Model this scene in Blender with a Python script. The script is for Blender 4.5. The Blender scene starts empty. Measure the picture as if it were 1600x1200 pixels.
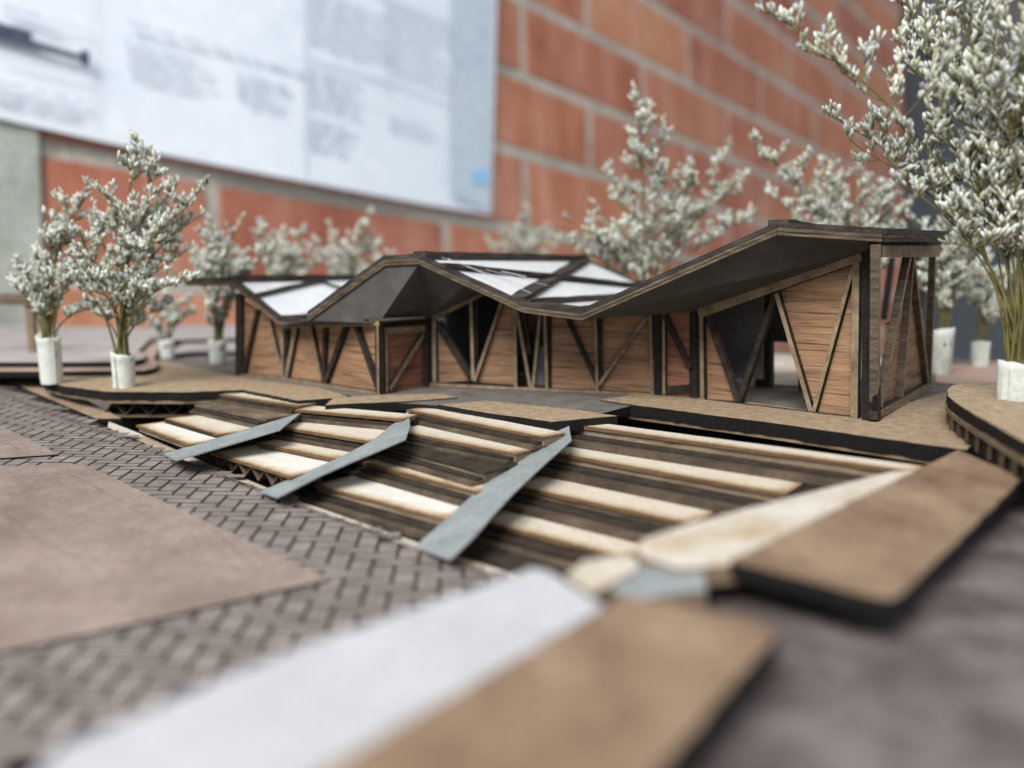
import bpy, math, random
import numpy as np
from mathutils import Vector, Matrix
random.seed(4); np.random.seed(4)
R = math.radians
S = 0.0057            # metres per model unit (a brick course of the wall is 8.5 cm)
SC = bpy.context.scene
COL = SC.collection

# ------------------------------------------------------------------ camera
F = 1200.0            # focal length in pixels of the 1600 x 1200 photograph
EYE = 5.5             # lens height above the building's floor
PITCH = math.atan(165.0 / F)
cam = bpy.data.cameras.new('camera')
camo = bpy.data.objects.new('camera', cam); COL.objects.link(camo)
cam.sensor_width = 36.0; cam.lens = 36.0 * F / 1600.0
cam.clip_start = 0.002; cam.clip_end = 50.0
camo.location = Vector((0, 0, EYE)) * S
camo.rotation_euler = (math.pi / 2 - PITCH, 0, 0)
cam.dof.use_dof = True
cam.dof.focus_distance = 31.0 * S
cam.dof.aperture_fstop = (cam.lens / 1000.0) / (0.60 * S)
cam.dof.aperture_blades = 0
SC.camera = camo
SC.view_settings.view_transform = 'Standard'; SC.view_settings.look = 'None'
SC.view_settings.exposure = 0.08; SC.view_settings.gamma = 1.0
SC.view_settings.use_curve_mapping = False
SC.cycles.use_denoising = True
SC.cycles.max_bounces = 6

# ------------------------------------------------------------------ light: soft daylight under a covered gallery
W = bpy.data.worlds.new('World'); SC.world = W; W.use_nodes = True
W.node_tree.nodes['Background'].inputs['Color'].default_value = (0.86, 0.93, 1.0, 1)
W.node_tree.nodes['Background'].inputs['Strength'].default_value = 0.60

def area(name, loc, target, size, power, color):
    l = bpy.data.lights.new(name, 'AREA'); l.shape = 'RECTANGLE'
    l.size = size[0] * S; l.size_y = size[1] * S; l.energy = power; l.color = color
    o = bpy.data.objects.new(name, l); COL.objects.link(o)
    o.location = Vector(loc) * S
    d = Vector(target) - Vector(loc)
    o.rotation_euler = d.to_track_quat('-Z', 'Y').to_euler()
    return o
area('open_side_daylight', (-55, -75, 125), (5, 50, 5), (100, 75), 13.5, (1.0, 0.985, 0.96))

# ------------------------------------------------------------------ geometry helpers
CAMP = Vector((0, 0, EYE))
FW = Vector((0, math.cos(PITCH), -math.sin(PITCH)))
UP = Vector((0, math.sin(PITCH), math.cos(PITCH)))
RT = Vector((1, 0, 0))
def ray(px, py): return RT * ((px - 800) / F) + UP * (-(py - 600) / F) + FW
def hit(px, py, p0, n):
    d = ray(px, py); return CAMP + d * ((p0 - CAMP).dot(n) / d.dot(n))
def G(px, py, z=0.0): return hit(px, py, Vector((0, 0, z)), Vector((0, 0, 1)))
def atY(px, py, Y): return hit(px, py, Vector((0, Y, 0)), Vector((0, 1, 0)))

BASE = {}
def empty(name, base, label, cat, group=None):
    o = bpy.data.objects.new(name, None); COL.objects.link(o)
    o.empty_display_size = 0.005
    o.location = Vector(base) * S; BASE[o.name] = Vector(base)
    tag(o, label, cat, group); return o
def tag(o, label=None, cat=None, group=None, kind=None):
    if label: o['label'] = label
    if cat: o['category'] = cat
    if group: o['group'] = group
    if kind: o['kind'] = kind
    return o
def mk(name, verts, faces, mats, parent=None, fm=None, smooth=False, col=None):
    """one mesh object from world-unit vertices; its origin is the base of its bounds"""
    v = np.array([tuple(p) for p in verts], dtype=float)
    lo, hi = v.min(0), v.max(0)
    org = np.array([(lo[0] + hi[0]) / 2, (lo[1] + hi[1]) / 2, lo[2]])
    me = bpy.data.meshes.new(name)
    me.from_pydata(((v - org) * S).tolist(), [], [tuple(int(i) for i in f) for f in faces])
    for m in (mats if isinstance(mats, (list, tuple)) else [mats]): me.materials.append(m)
    if fm is not None: me.polygons.foreach_set('material_index', list(fm))
    if smooth: me.polygons.foreach_set('use_smooth', [True] * len(me.polygons))
    if col is not None:
        a = me.color_attributes.new('Col', 'FLOAT_COLOR', 'POINT')
        a.data.foreach_set('color', np.asarray(col, dtype=np.float32).ravel())
    me.update()
    o = bpy.data.objects.new(name, me); COL.objects.link(o)
    pb = Vector((0, 0, 0))
    if parent is not None:
        o.parent = parent; pb = BASE[parent.name]
    o.location = (Vector(org) - pb) * S
    BASE[o.name] = Vector(org)
    return o

class MB:
    """collects shapes for one mesh"""
    def __init__(s): s.v = []; s.f = []; s.m = []
    def add(s, v, f, m=0):
        b = len(s.v); s.v += [Vector(p) for p in v]
        s.f += [tuple(i + b for i in q) for q in f]
        s.m += ([m] * len(f) if isinstance(m, int) else list(m)); return s
    def prism(s, top, down, mt=0, ms=1, mb=None):
        n = len(top); down = Vector(down)
        v = [Vector(p) for p in top] + [Vector(p) + down for p in top]
        f = [tuple(range(n)), tuple(range(2 * n - 1, n - 1, -1))] + [(i, i + n, (i + 1) % n + n, (i + 1) % n) for i in range(n)]
        return s.add(v, f, [mt, mt if mb is None else mb] + [ms] * n)
    def bar(s, p, q, w, t, n, mf=0, ms=1, w2=None):
        """flat strip from p to q, w wide in its plane, t thick behind; n = the side that faces out"""
        p, q, n = Vector(p), Vector(q), Vector(n).normalized()
        a = (q - p).normalized(); c = a.cross(n).normalized(); n2 = c.cross(a).normalized()
        if n2.dot(n) < 0: n2 = -n2
        h = c * (w / 2); h2 = c * ((w2 or w) / 2)
        top = [p - h, q - h2, q + h2, p + h]
        nb = (top[1] - top[0]).cross(top[2] - top[0])
        if nb.dot(n) < 0: top.reverse()
        return s.prism(top, -n2 * t, mf, ms, ms)
    def build(s, name, mats, parent=None, smooth=False):
        return mk(name, s.v, s.f, mats, parent, s.m, smooth)

# ------------------------------------------------------------------ materials
def mat(name, rough=0.8, spec=0.3):
    m = bpy.data.materials.new(name); m.use_nodes = True
    nt = m.node_tree; b = nt.nodes['Principled BSDF']
    b.inputs['Roughness'].default_value = rough
    b.inputs['Specular IOR Level'].default_value = spec
    return m, nt, b
def N(nt, t, **kw):
    n = nt.nodes.new(t)
    for k, v in kw.items():
        if k in n.inputs: n.inputs[k].default_value = v
        else: setattr(n, k, v)
    return n
def ramp(nt, src, stops):
    r = nt.nodes.new('ShaderNodeValToRGB'); e = r.color_ramp.elements
    while len(e) < len(stops): e.new(0.5)
    for el, (p, c) in zip(e, stops):
        el.position = p; el.color = (c[0], c[1], c[2], 1) if len(c) == 3 else c
    nt.links.new(src, r.inputs[0]); return r
def coords(nt, scale=(1, 1, 1), rot=(0, 0, 0)):
    g = nt.nodes.new('ShaderNodeNewGeometry'); mp = nt.nodes.new('ShaderNodeMapping')
    mp.inputs['Scale'].default_value = [x / S for x in scale]; mp.inputs['Rotation'].default_value = rot
    nt.links.new(g.outputs['Position'], mp.inputs['Vector']); return mp.outputs['Vector']
def bump(nt, b, src, strength, dist):
    bp = nt.nodes.new('ShaderNodeBump'); bp.inputs['Strength'].default_value = strength
    bp.inputs['Distance'].default_value = dist * S
    nt.links.new(src, bp.inputs['Height']); nt.links.new(bp.outputs[0], b.inputs['Normal'])
def speckle(name, stops, scale=6.0, stretch=(1, 1, 1), rot=(0, 0, 0), rough=0.85, bmp=0.3, bdist=0.05, detail=6, fine=None, spec=0.25):
    """mottled board: broad noise for tone, fine noise for fibre"""
    m, nt, b = mat(name, rough, spec)
    n1 = N(nt, 'ShaderNodeTexNoise', Scale=1.0, Detail=detail, Roughness=0.65)
    nt.links.new(coords(nt, [scale * s for s in stretch], rot), n1.inputs['Vector'])
    r = ramp(nt, n1.outputs['Fac'], stops); out = r.outputs[0]
    n2 = N(nt, 'ShaderNodeTexNoise', Scale=1.0, Detail=4, Roughness=0.7)
    nt.links.new(coords(nt, [(fine or scale * 7) * s for s in stretch], rot), n2.inputs['Vector'])
    mx = N(nt, 'ShaderNodeMix', data_type='RGBA', blend_type='OVERLAY'); mx.inputs[0].default_value = 0.55
    nt.links.new(out, mx.inputs[6]); nt.links.new(n2.outputs['Fac'], mx.inputs[7])
    nt.links.new(mx.outputs[2], b.inputs['Base Color'])
    bump(nt, b, n2.outputs['Fac'], bmp, bdist)
    return m

M = {}
M['board'] = speckle('fibreboard', [(0.3, (0.26, 0.185, 0.115)), (0.5, (0.37, 0.275, 0.18)), (0.72, (0.49, 0.375, 0.255))], 2.4, fine=8, bmp=0.9, bdist=0.08)
M['char'] = speckle('charred_edge', [(0.3, (0.006, 0.005, 0.005)), (0.6, (0.018, 0.015, 0.013)), (0.8, (0.05, 0.04, 0.032))], 5, bmp=0.9, bdist=0.12, rough=0.75)
M['plyedge'] = speckle('ply_edge', [(0.3, (0.12, 0.085, 0.055)), (0.55, (0.25, 0.18, 0.115)), (0.8, (0.42, 0.32, 0.21))], 2.2, (0.5, 0.5, 6), bmp=0.4)
M['card'] = speckle('brown_card', [(0.3, (0.075, 0.055, 0.038)), (0.55, (0.15, 0.11, 0.075)), (0.8, (0.25, 0.185, 0.125))], 1.3, (0.6, 0.6, 4), bmp=0.4)
M['riser'] = speckle('tan_riser_card', [(0.3, (0.15, 0.11, 0.072)), (0.55, (0.27, 0.205, 0.14)), (0.8, (0.38, 0.3, 0.21))], 1.3, (0.6, 0.6, 4), bmp=0.4)
M['foot'] = speckle('brown_foot_card', [(0.3, (0.04, 0.029, 0.02)), (0.55, (0.1, 0.073, 0.05)), (0.8, (0.2, 0.15, 0.105))], 0.9, (0.6, 0.6, 1), fine=9, bmp=0.5)  # brown card, toned darker to deepen the shaded gaps between steps
M['carddark'] = speckle('dark_card_and_gap_shade', [(0.3, (0.02, 0.015, 0.011)), (0.6, (0.05, 0.037, 0.027)), (0.85, (0.11, 0.08, 0.055))], 1.6, bmp=0.5)  # dark card; its near-black also stands in for shade in the step gaps
M['paver'] = speckle('grey_brown_paver', [(0.3, (0.15, 0.124, 0.113)), (0.5, (0.215, 0.183, 0.169)), (0.7, (0.285, 0.248, 0.232))], 0.9, fine=12, bmp=0.2)
M['groove'] = speckle('burnt_groove', [(0.3, (0.012, 0.009, 0.008)), (0.7, (0.035, 0.026, 0.024))], 3)
M['sheet'] = speckle('pink_brown_sheet', [(0.32, (0.19, 0.142, 0.118)), (0.5, (0.255, 0.197, 0.167)), (0.68, (0.31, 0.245, 0.212))], 0.35, fine=5, bmp=0.3)
M['dusk'] = speckle('dark_mauve_paving', [(0.34, (0.07, 0.056, 0.053)), (0.5, (0.12, 0.1, 0.097)), (0.66, (0.185, 0.16, 0.157))], 0.8, fine=6)
M['plank'] = speckle('tan_plank', [(0.32, (0.145, 0.088, 0.057)), (0.5, (0.225, 0.15, 0.098)), (0.68, (0.3, 0.212, 0.142))], 0.55, (1, 0.5, 1), fine=7, bmp=0.2)
M['deck'] = speckle('grey_card_deck', [(0.3, (0.105, 0.092, 0.082)), (0.5, (0.155, 0.138, 0.125)), (0.75, (0.21, 0.19, 0.175))], 0.8, fine=10, bmp=0.2)
M['mauve'] = speckle('mauve_grey_board', [(0.3, (0.32, 0.285, 0.27)), (0.5, (0.40, 0.36, 0.345)), (0.75, (0.47, 0.43, 0.41))], 0.4, fine=5, bmp=0.15)
M['pinkish'] = speckle('pink_tan_board', [(0.3, (0.33, 0.22, 0.17)), (0.5, (0.42, 0.295, 0.235)), (0.75, (0.5, 0.37, 0.30))], 0.4, fine=5, bmp=0.15)
M['blue'] = speckle('blue_grey_ramp', [(0.3, (0.2, 0.218, 0.22)), (0.5, (0.25, 0.272, 0.274)), (0.72, (0.31, 0.332, 0.335))], 0.9, fine=7, rough=0.6, bmp=0.3)
M['white'] = speckle('white_card', [(0.3, (0.40, 0.405, 0.42)), (0.6, (0.46, 0.465, 0.485)), (0.8, (0.52, 0.525, 0.545))], 0.5, fine=6, bmp=0.1)
M['stringer'] = speckle('cream_ply', [(0.36, (0.4, 0.3, 0.19)), (0.5, (0.52, 0.46, 0.38)), (0.64, (0.6, 0.57, 0.53))], 0.3, fine=6, bmp=0.15)
M['acrylic'] = speckle('white_roof_sheet', [(0.3, (0.66, 0.675, 0.69)), (0.7, (0.74, 0.755, 0.77))], 0.4, rough=0.25, bmp=0.02)
M['tan'] = speckle('tan_strip', [(0.28, (0.13, 0.092, 0.058)), (0.5, (0.24, 0.18, 0.115)), (0.75, (0.36, 0.28, 0.18))], 1.6, fine=10, bmp=0.4)
M['burnt'] = speckle('burnt_strip_side', [(0.3, (0.012, 0.009, 0.007)), (0.55, (0.035, 0.025, 0.018)), (0.8, (0.09, 0.065, 0.045))], 2.0, bmp=0.6)
M['roofdark'] = speckle('dark_stained_ply', [(0.3, (0.018, 0.013, 0.011)), (0.5, (0.04, 0.03, 0.025)), (0.78, (0.11, 0.085, 0.07))], 1.4, (0.5, 0.5, 2), bmp=0.7, bdist=0.1, rough=0.6)
M['fasc'] = speckle('brown_ply_lamination', [(0.3, (0.05, 0.037, 0.027)), (0.5, (0.12, 0.09, 0.062)), (0.75, (0.23, 0.175, 0.12))], 1.6, (0.5, 0.5, 3), bmp=0.6)
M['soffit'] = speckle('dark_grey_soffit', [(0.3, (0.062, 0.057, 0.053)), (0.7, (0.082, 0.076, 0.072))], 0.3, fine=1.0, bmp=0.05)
M['greypart'] = speckle('grey_partition', [(0.3, (0.16, 0.155, 0.15)), (0.7, (0.22, 0.215, 0.21))], 0.6, bmp=0.1)
M['paper'] = speckle('white_paper_tube', [(0.32, (0.48, 0.5, 0.43)), (0.5, (0.64, 0.67, 0.61)), (0.68, (0.72, 0.75, 0.69))], 0.8, bmp=0.3, bdist=0.1)
M['mortar'] = speckle('mortar', [(0.3, (0.34, 0.31, 0.265)), (0.5, (0.45, 0.415, 0.36)), (0.75, (0.54, 0.505, 0.44))], 0.12, fine=0.9, bmp=0.5, bdist=0.3)
M['concrete'] = speckle('concrete', [(0.3, (0.28, 0.30, 0.26)), (0.5, (0.38, 0.40, 0.355)), (0.75, (0.46, 0.48, 0.43))], 0.15, fine=1.5, bmp=0.3, bdist=0.2)
M['door'] = speckle('dark_blue_grey_door', [(0.3, (0.012, 0.015, 0.02)), (0.7, (0.03, 0.036, 0.045))], 0.05, rough=0.5)
M['lintel'] = speckle('grey_brown_lintel', [(0.3, (0.16, 0.125, 0.105)), (0.7, (0.24, 0.195, 0.165))], 0.05)
M['print'] = speckle('grey_print', [(0.3, (0.56, 0.6, 0.67)), (0.7, (0.63, 0.67, 0.74))], 0.5, bmp=0)
M['printdark'] = speckle('dark_print', [(0.3, (0.05, 0.06, 0.09)), (0.7, (0.12, 0.135, 0.18))], 0.6, bmp=0)
M['printband'] = speckle('blue_grey_print', [(0.3, (0.48, 0.56, 0.64)), (0.7, (0.55, 0.62, 0.7))], 0.1, bmp=0)
M['printblue'] = speckle('sky_blue_print', [(0.3, (0.25, 0.55, 0.85)), (0.7, (0.3, 0.6, 0.88))], 0.3, bmp=0)
M['posterpaper'] = speckle('poster_paper', [(0.3, (0.74, 0.79, 0.86)), (0.7, (0.8, 0.845, 0.9))], 0.05, bmp=0.02, rough=0.6)
M['line'] = speckle('engraved_line', [(0.35, (0.1, 0.07, 0.058)), (0.6, (0.22, 0.165, 0.14))], 1.0)

M['glue'] = speckle('glue_smeared_black', [(0.3, (0.008, 0.007, 0.006)), (0.6, (0.022, 0.018, 0.015)), (0.8, (0.07, 0.06, 0.05))], 3, rough=0.28, bmp=0.9, bdist=0.12, spec=0.5)
def burnt_ply(name, pale, burn):
    """pale ply, scorched brown towards the laser-cut front edge (attribute 'Col'.r = 1 on that edge)"""
    m, nt, b = mat(name, 0.8, 0.2)
    a = N(nt, 'ShaderNodeAttribute', attribute_name='Col')
    n = N(nt, 'ShaderNodeTexNoise', Scale=1.0, Detail=6, Roughness=0.7)
    nt.links.new(coords(nt, (1.5, 1.5, 1.5)), n.inputs['Vector'])
    sep = N(nt, 'ShaderNodeSeparateColor'); nt.links.new(a.outputs['Color'], sep.inputs[0])
    ad = N(nt, 'ShaderNodeMath', operation='MULTIPLY_ADD'); nt.links.new(n.outputs['Fac'], ad.inputs[0]); ad.inputs[1].default_value = 0.5
    nt.links.new(sep.outputs[0], ad.inputs[2])
    r = ramp(nt, ad.outputs[0], [(0.26, pale), (0.5, [pale[0] * 0.85, pale[1] * 0.78, pale[2] * 0.66]), (0.78, [x * 2.0 for x in burn]), (0.98, burn)])
    f = N(nt, 'ShaderNodeTexNoise', Scale=1.0, Detail=4); nt.links.new(coords(nt, (9, 9, 9)), f.inputs['Vector'])
    mx = N(nt, 'ShaderNodeMix', data_type='RGBA', blend_type='OVERLAY'); mx.inputs[0].default_value = 0.4
    nt.links.new(r.outputs[0], mx.inputs[6]); nt.links.new(f.outputs['Fac'], mx.inputs[7])
    nt.links.new(mx.outputs[2], b.inputs['Base Color']); bump(nt, b, f.outputs['Fac'], 0.3, 0.05)
    return m
M['tread'] = burnt_ply('scorched_pale_ply', (0.62, 0.56, 0.475), (0.14, 0.085, 0.045))
M['treadw'] = burnt_ply('scorched_white_ply', (0.72, 0.69, 0.64), (0.17, 0.105, 0.055))

def veneer(name, a, b_, c, rot=0):
    """red-brown balsa veneer with dark horizontal grain"""
    m, nt, b = mat(name, 0.7, 0.25)
    v0 = coords(nt, (1, 1, 1)); oi = N(nt, 'ShaderNodeObjectInfo'); va = N(nt, 'ShaderNodeVectorMath', operation='MULTIPLY_ADD')
    nt.links.new(oi.outputs['Random'], va.inputs[0]); va.inputs[1].default_value = (40, 60, 80); nt.links.new(v0, va.inputs[2]); v = va.outputs[0]
    n1 = N(nt, 'ShaderNodeTexNoise', Scale=1.0, Detail=5, Roughness=0.6)
    mp = N(nt, 'ShaderNodeMapping'); mp.inputs['Scale'].default_value = (0.35, 0.35, 3.6); nt.links.new(v, mp.inputs['Vector'])
    nt.links.new(mp.outputs[0], n1.inputs['Vector'])
    r1 = ramp(nt, n1.outputs['Fac'], [(0.3, a), (0.52, b_), (0.75, c)])
    n2 = N(nt, 'ShaderNodeTexNoise', Scale=1.0, Detail=3, Roughness=0.55, Distortion=0.4)
    mp2 = N(nt, 'ShaderNodeMapping'); mp2.inputs['Scale'].default_value = (0.3, 0.3, 12.0); nt.links.new(v, mp2.inputs['Vector'])
    nt.links.new(mp2.outputs[0], n2.inputs['Vector'])
    r2 = ramp(nt, n2.outputs['Fac'], [(0.37, (0.2, 0.14, 0.11)), (0.45, (1, 1, 1))])
    mx = N(nt, 'ShaderNodeMix', data_type='RGBA', blend_type='MULTIPLY'); mx.inputs[0].default_value = 0.75
    nt.links.new(r1.outputs[0], mx.inputs[6]); nt.links.new(r2.outputs[0], mx.inputs[7])
    nt.links.new(mx.outputs[2], b.inputs['Base Color']); bump(nt, b, n2.outputs['Fac'], 0.4, 0.06)
    return m
M['veneer'] = veneer('balsa_veneer', (0.21, 0.118, 0.066), (0.32, 0.185, 0.106), (0.41, 0.255, 0.155))
M['veneer_red'] = veneer('red_balsa_veneer', (0.16, 0.066, 0.042), (0.25, 0.11, 0.072), (0.33, 0.16, 0.105))

def brickmat():
    m, nt, b = mat('fired_brick', 0.85, 0.2)
    oi = N(nt, 'ShaderNodeObjectInfo')
    n = N(nt, 'ShaderNodeTexNoise', Scale=1.0, Detail=6, Roughness=0.65); nt.links.new(coords(nt, (0.13, 0.13, 0.05)), n.inputs['Vector'])
    r = ramp(nt, n.outputs['Fac'], [(0.3, (0.33, 0.115, 0.063)), (0.5, (0.46, 0.185, 0.112)), (0.7, (0.55, 0.28, 0.2))])
    hs = N(nt, 'ShaderNodeHueSaturation')
    v = N(nt, 'ShaderNodeMapRange'); nt.links.new(oi.outputs['Random'], v.inputs[0]); v.inputs[3].default_value = 0.82; v.inputs[4].default_value = 1.12
    h = N(nt, 'ShaderNodeMapRange'); nt.links.new(oi.outputs['Random'], h.inputs[0]); h.inputs[3].default_value = 0.493; h.inputs[4].default_value = 0.508
    nt.links.new(v.outputs[0], hs.inputs['Value']); nt.links.new(h.outputs[0], hs.inputs['Hue']); nt.links.new(r.outputs[0], hs.inputs['Color'])
    nt.links.new(hs.outputs[0], b.inputs['Base Color']); bump(nt, b, n.outputs['Fac'], 0.3, 0.5)
    return m
M['brick'] = brickmat()

def attrmat(name, rough, sss=0.0):
    m, nt, b = mat(name, rough, 0.2)
    a = N(nt, 'ShaderNodeAttribute', attribute_name='Col'); nt.links.new(a.outputs['Color'], b.inputs['Base Color'])
    return m
M['floret'] = attrmat('papery_floret', 0.7)
M['stem'] = speckle('dry_green_stem', [(0.3, (0.085, 0.075, 0.025)), (0.55, (0.16, 0.14, 0.05)), (0.8, (0.27, 0.22, 0.1))], 1.2)

# ================================================================== brick wall behind
C = 15.0
u = ray(1900, 550).normalized()
v_ = (UP - u * UP.dot(u)).normalized()
wn = u.cross(v_).normalized()
W0 = CAMP + ray(775, 103) * (C * F / 125.0)
if wn.dot(CAMP - W0) < 0: wn = -wn
def wst(px, py):
    p = hit(px, py, W0, wn); d = p - W0; return d.dot(u), d.dot(v_)
def wp(s, t, o=0.0): return W0 + u * s + v_ * t + wn * o
LB, MO = 2.85 * C, 2.2
s818 = wst(818, 60)[0]; s_l = wst(57, 260)[0]; s_r = wst(1412, 200)[0]
wall = empty('brick_wall', wp(0, -5 * C), 'red brick wall with grey mortar running back behind the model', 'wall')
b_ = MB(); b_.prism([wp(s_l - 14, 10 * C, -0.45), wp(s_l - 14, -7 * C, -0.45), wp(s_r, -7 * C, -0.45), wp(s_r, 10 * C, -0.45)], -wn * 8, 0, 0)
b_.build('mortar_bed', [M['mortar']], wall)
def brick_mesh(length):
    h, d, bv = C - MO, 6.0, 0.3
    x0, x1, y0, y1 = 0, length, 0, h
    rim = [(x0, y0), (x1, y0), (x1, y1), (x0, y1)]
    inn = [(x0 + bv, y0 + bv), (x1 - bv, y0 + bv), (x1 - bv, y1 - bv), (x0 + bv, y1 - bv)]
    vs = [(x, y, -d) for x, y in rim] + [(x, y, -bv) for x, y in rim] + [(x, y, 0) for x, y in inn]
    fs = [(3, 2, 1, 0), (8, 9, 10, 11)]
    for i in range(4):
        j = (i + 1) % 4; fs += [(i, j, j + 4, i + 4), (i + 4, j + 4, j + 8, i + 8)]
    me = bpy.data.meshes.new('brick'); me.from_pydata([(a * S, b * S, c * S) for a, b, c in vs], [], fs)
    me.materials.append(M['brick']); return me
RW = Matrix((u, v_, wn)).transposed()
full = brick_mesh(LB - MO)
for r in range(-9, 5):
    t0 = -(r + 1) * C + MO / 2
    off = 0.0 if r % 2 else LB / 2
    k = math.floor((s_l - s818 - off) / LB) - 1
    while True:
        a = s818 + off + k * LB + MO / 2; e = a + LB - MO; k += 1
        if a > s_r: break
        a2, e2 = max(a, s_l + MO * 0.3), min(e, s_r)
        if e2 - a2 < 3: continue
        me = full if (a2 == a and e2 == e) else brick_mesh(e2 - a2)
        o = bpy.data.objects.new('brick', me); COL.objects.link(o); o.parent = wall
        o.location = (wp(a2, t0, random.uniform(-0.15, 0.15)) - BASE[wall.name]) * S
        o.rotation_euler = (RW @ Matrix.Rotation(random.uniform(-0.006, 0.006), 3, 'Z')).to_euler()
col_ = MB(); col_.prism([wp(s_l, 9 * C, 1.0), wp(s_l - 17, 9 * C, 1.0), wp(s_l - 17, -7 * C, 1.0), wp(s_l, -7 * C, 1.0)], -wn * 5, 0, 0)
tag(col_.build('concrete_column', [M['concrete']]), 'pale grey concrete column at the left end of the brick wall', 'column')
dp = MB(); dp.prism([wp(s_l - 17.2, 9 * C, -1), wp(s_l - 60, 9 * C, -1), wp(s_l - 60, -7 * C, -1), wp(s_l - 17.2, -7 * C, -1)], -wn * 5, 0, 0)
tag(dp.build('dark_panel', [M['door']]), 'dark panel beside the concrete column at the far left edge', 'panel')
dr = empty('doorway', wp(s_r, -7 * C), 'dark blue-grey doorway past the right end of the brick wall', 'doorway')
hd = wst(1450, 60)[1]
d1 = MB(); d1.prism([wp(s_r + 1, hd, -3), wp(s_r + 1, -12 * C, -3), wp(s_r + 900, -12 * C, -3), wp(s_r + 900, hd, -3)], -wn * 6, 0, 0)
d1.build('door_leaf', [M['door']], dr)
d1 = MB(); d1.prism([wp(s_r + 1, 40 * C, 0), wp(s_r + 1, hd, 0), wp(s_r + 900, hd, 0), wp(s_r + 900, 40 * C, 0)], -wn * 8, 0, 0)
d1.build('lintel', [M['lintel']], dr)
d1 = MB(); d1.prism([wp(s_r + 0.5, hd, 1), wp(s_r + 0.5, -12 * C, 1), wp(s_r + 16, -12 * C, 1), wp(s_r + 16, hd, 1)], -wn * 4, 0, 0)
d1.build('door_frame', [M['door']], dr)

# poster
PO = 2.2
def pst(px, py):
    p = hit(px, py, W0 + wn * PO, wn); d = p - W0; return d.dot(u), d.dot(v_)
bl = pst(-60, 170); br = pst(767, 335); tr = pst(777, -60)
poster = empty('poster', wp(bl[0], bl[1], PO), 'large white printed poster sheet hanging on the brick wall', 'poster')
nu, nv = 36, 8; vs, fs = [], []
def wave(a, b): return 0.35 * math.sin(a * 0.11) * (1 - b) + 0.2 * math.sin(a * 0.05 + 2)
bot = lambda s: (br[1] + (bl[1] - br[1]) * ((br[0] - s) / (br[0] - bl[0]))) - 0.7 * math.sin(math.pi * (s - bl[0]) / (br[0] - bl[0]))
TOPT = 60.0
sr_at = lambda t: br[0] + (tr[0] - br[0]) * (t - br[1]) / (tr[1] - br[1])
for lay in (0, -0.25):
    for j in range(nv + 1):
        for i in range(nu + 1):
            s = bl[0] + (br[0] - bl[0]) * i / nu; b0 = bot(s); t = b0 + (TOPT - b0) * j / nv
            s2 = bl[0] + (sr_at(t) - bl[0]) * i / nu
            vs.append(wp(s2, t, PO + lay + wave(s2, j / nv)))
nn = (nu + 1) * (nv + 1)
for j in range(nv):
    for i in range(nu):
        a = j * (nu + 1) + i; fs.append((a, a + 1, a + nu + 2, a + nu + 1)); fs.append((a + nn, a + nu + 1 + nn, a + nu + 2 + nn, a + 1 + nn))
for i in range(nu): fs.append((i + nn, i + 1 + nn, i + 1, i))
for j in range(nv): a = j * (nu + 1) + nu; fs.append((a, a + nn, a + nu + 1 + nn, a + nu + 1))
mk('paper', vs, fs, [M['posterpaper']], poster, smooth=False)
def pq(mb, s0, t0, s1, t1, o=0.75, slope=0.0):
    mb.add([wp(s0, t0, PO + o), wp(s1, t0 + slope * (s1 - s0), PO + o), wp(s1, t1 + slope * (s1 - s0), PO + o), wp(s0, t1, PO + o)], [(0, 1, 2, 3)])
def pquad(mb, pts, o=0.75):
    mb.add([wp(*pst(*p), PO + o) for p in pts], [(0, 1, 2, 3)])
bd = MB(); pquad(bd, [(706, -40), (768, -40), (760, 328), (704, 310)], 0.62); bd.build('grey_band', [M['printband']], poster)
bd = MB(); pquad(bd, [(735, 266), (757, 270), (757, 289), (735, 284)], 0.9); bd.build('blue_mark', [M['printblue']], poster)
for x0, y1 in ((138, 195), (471, 275), (598, 150), (704, 312)):
    bd = MB(); pquad(bd, [(x0, -40), (x0 + 2.5, -40), (x0 + 2.5, y1), (x0, y1)]); bd.build('ruled_line', [M['print']], poster)
for (xa, ya, xb, yb) in ((0, 92, 138, 122), (475, 90, 598, 128), (600, 126, 702, 163), (560, -20, 702, 38), (0, 14, 138, 50)):
    bd = MB(); pquad(bd, [(xa, ya), (xb, yb), (xb, yb + 3), (xa, ya + 3)]); bd.build('ruled_line', [M['print']], poster)
sd = MB()
pquad(sd, [(-40, 40), (135, 92), (135, 102), (-40, 54)]); pquad(sd, [(16, 44), (46, 54), (46, 76), (16, 66)], 0.8); pquad(sd, [(122, 80), (136, 84), (136, 108), (122, 104)], 0.8)
pquad(sd, [(-40, 26), (20, 46), (20, 62), (-40, 48)], 0.7)
sd.build('section_drawing', [M['printdark']], poster)
def text(px, py, wpx, lines, pitch_px, fill=1.0, h=0.45, seed=0):
    rr = random.Random(seed); mb = MB(); s0, t0 = pst(px, py); s1 = pst(px + wpx, py)[0]
    dt = t0 - pst(px, py + pitch_px)[1]
    for i in range(lines):
        s = s0; end = s0 + (s1 - s0) * rr.uniform(0.55, 1.0) * fill
        while s < end:
            w = rr.uniform(1.2, 4.2); pq(mb, s, t0 - i * dt, min(s + w, end), t0 - i * dt - dt * h); s += w + 0.7
    mb.build('text_block', [M['print']], poster)
text(0, 8, 120, 2, 14, seed=1); text(-30, 122, 165, 3, 11, h=0.6, seed=2)
text(196, 33, 275, 1, 10, 1.6, h=0.7, seed=3); text(192, 58, 10, 5, 11, 1.7, h=0.8, seed=31); text(208, 60, 130, 6, 11, seed=4)
text(365, 112, 8, 4, 11, 1.7, h=0.8, seed=32); text(382, 117, 70, 5, 11, seed=5)
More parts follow.
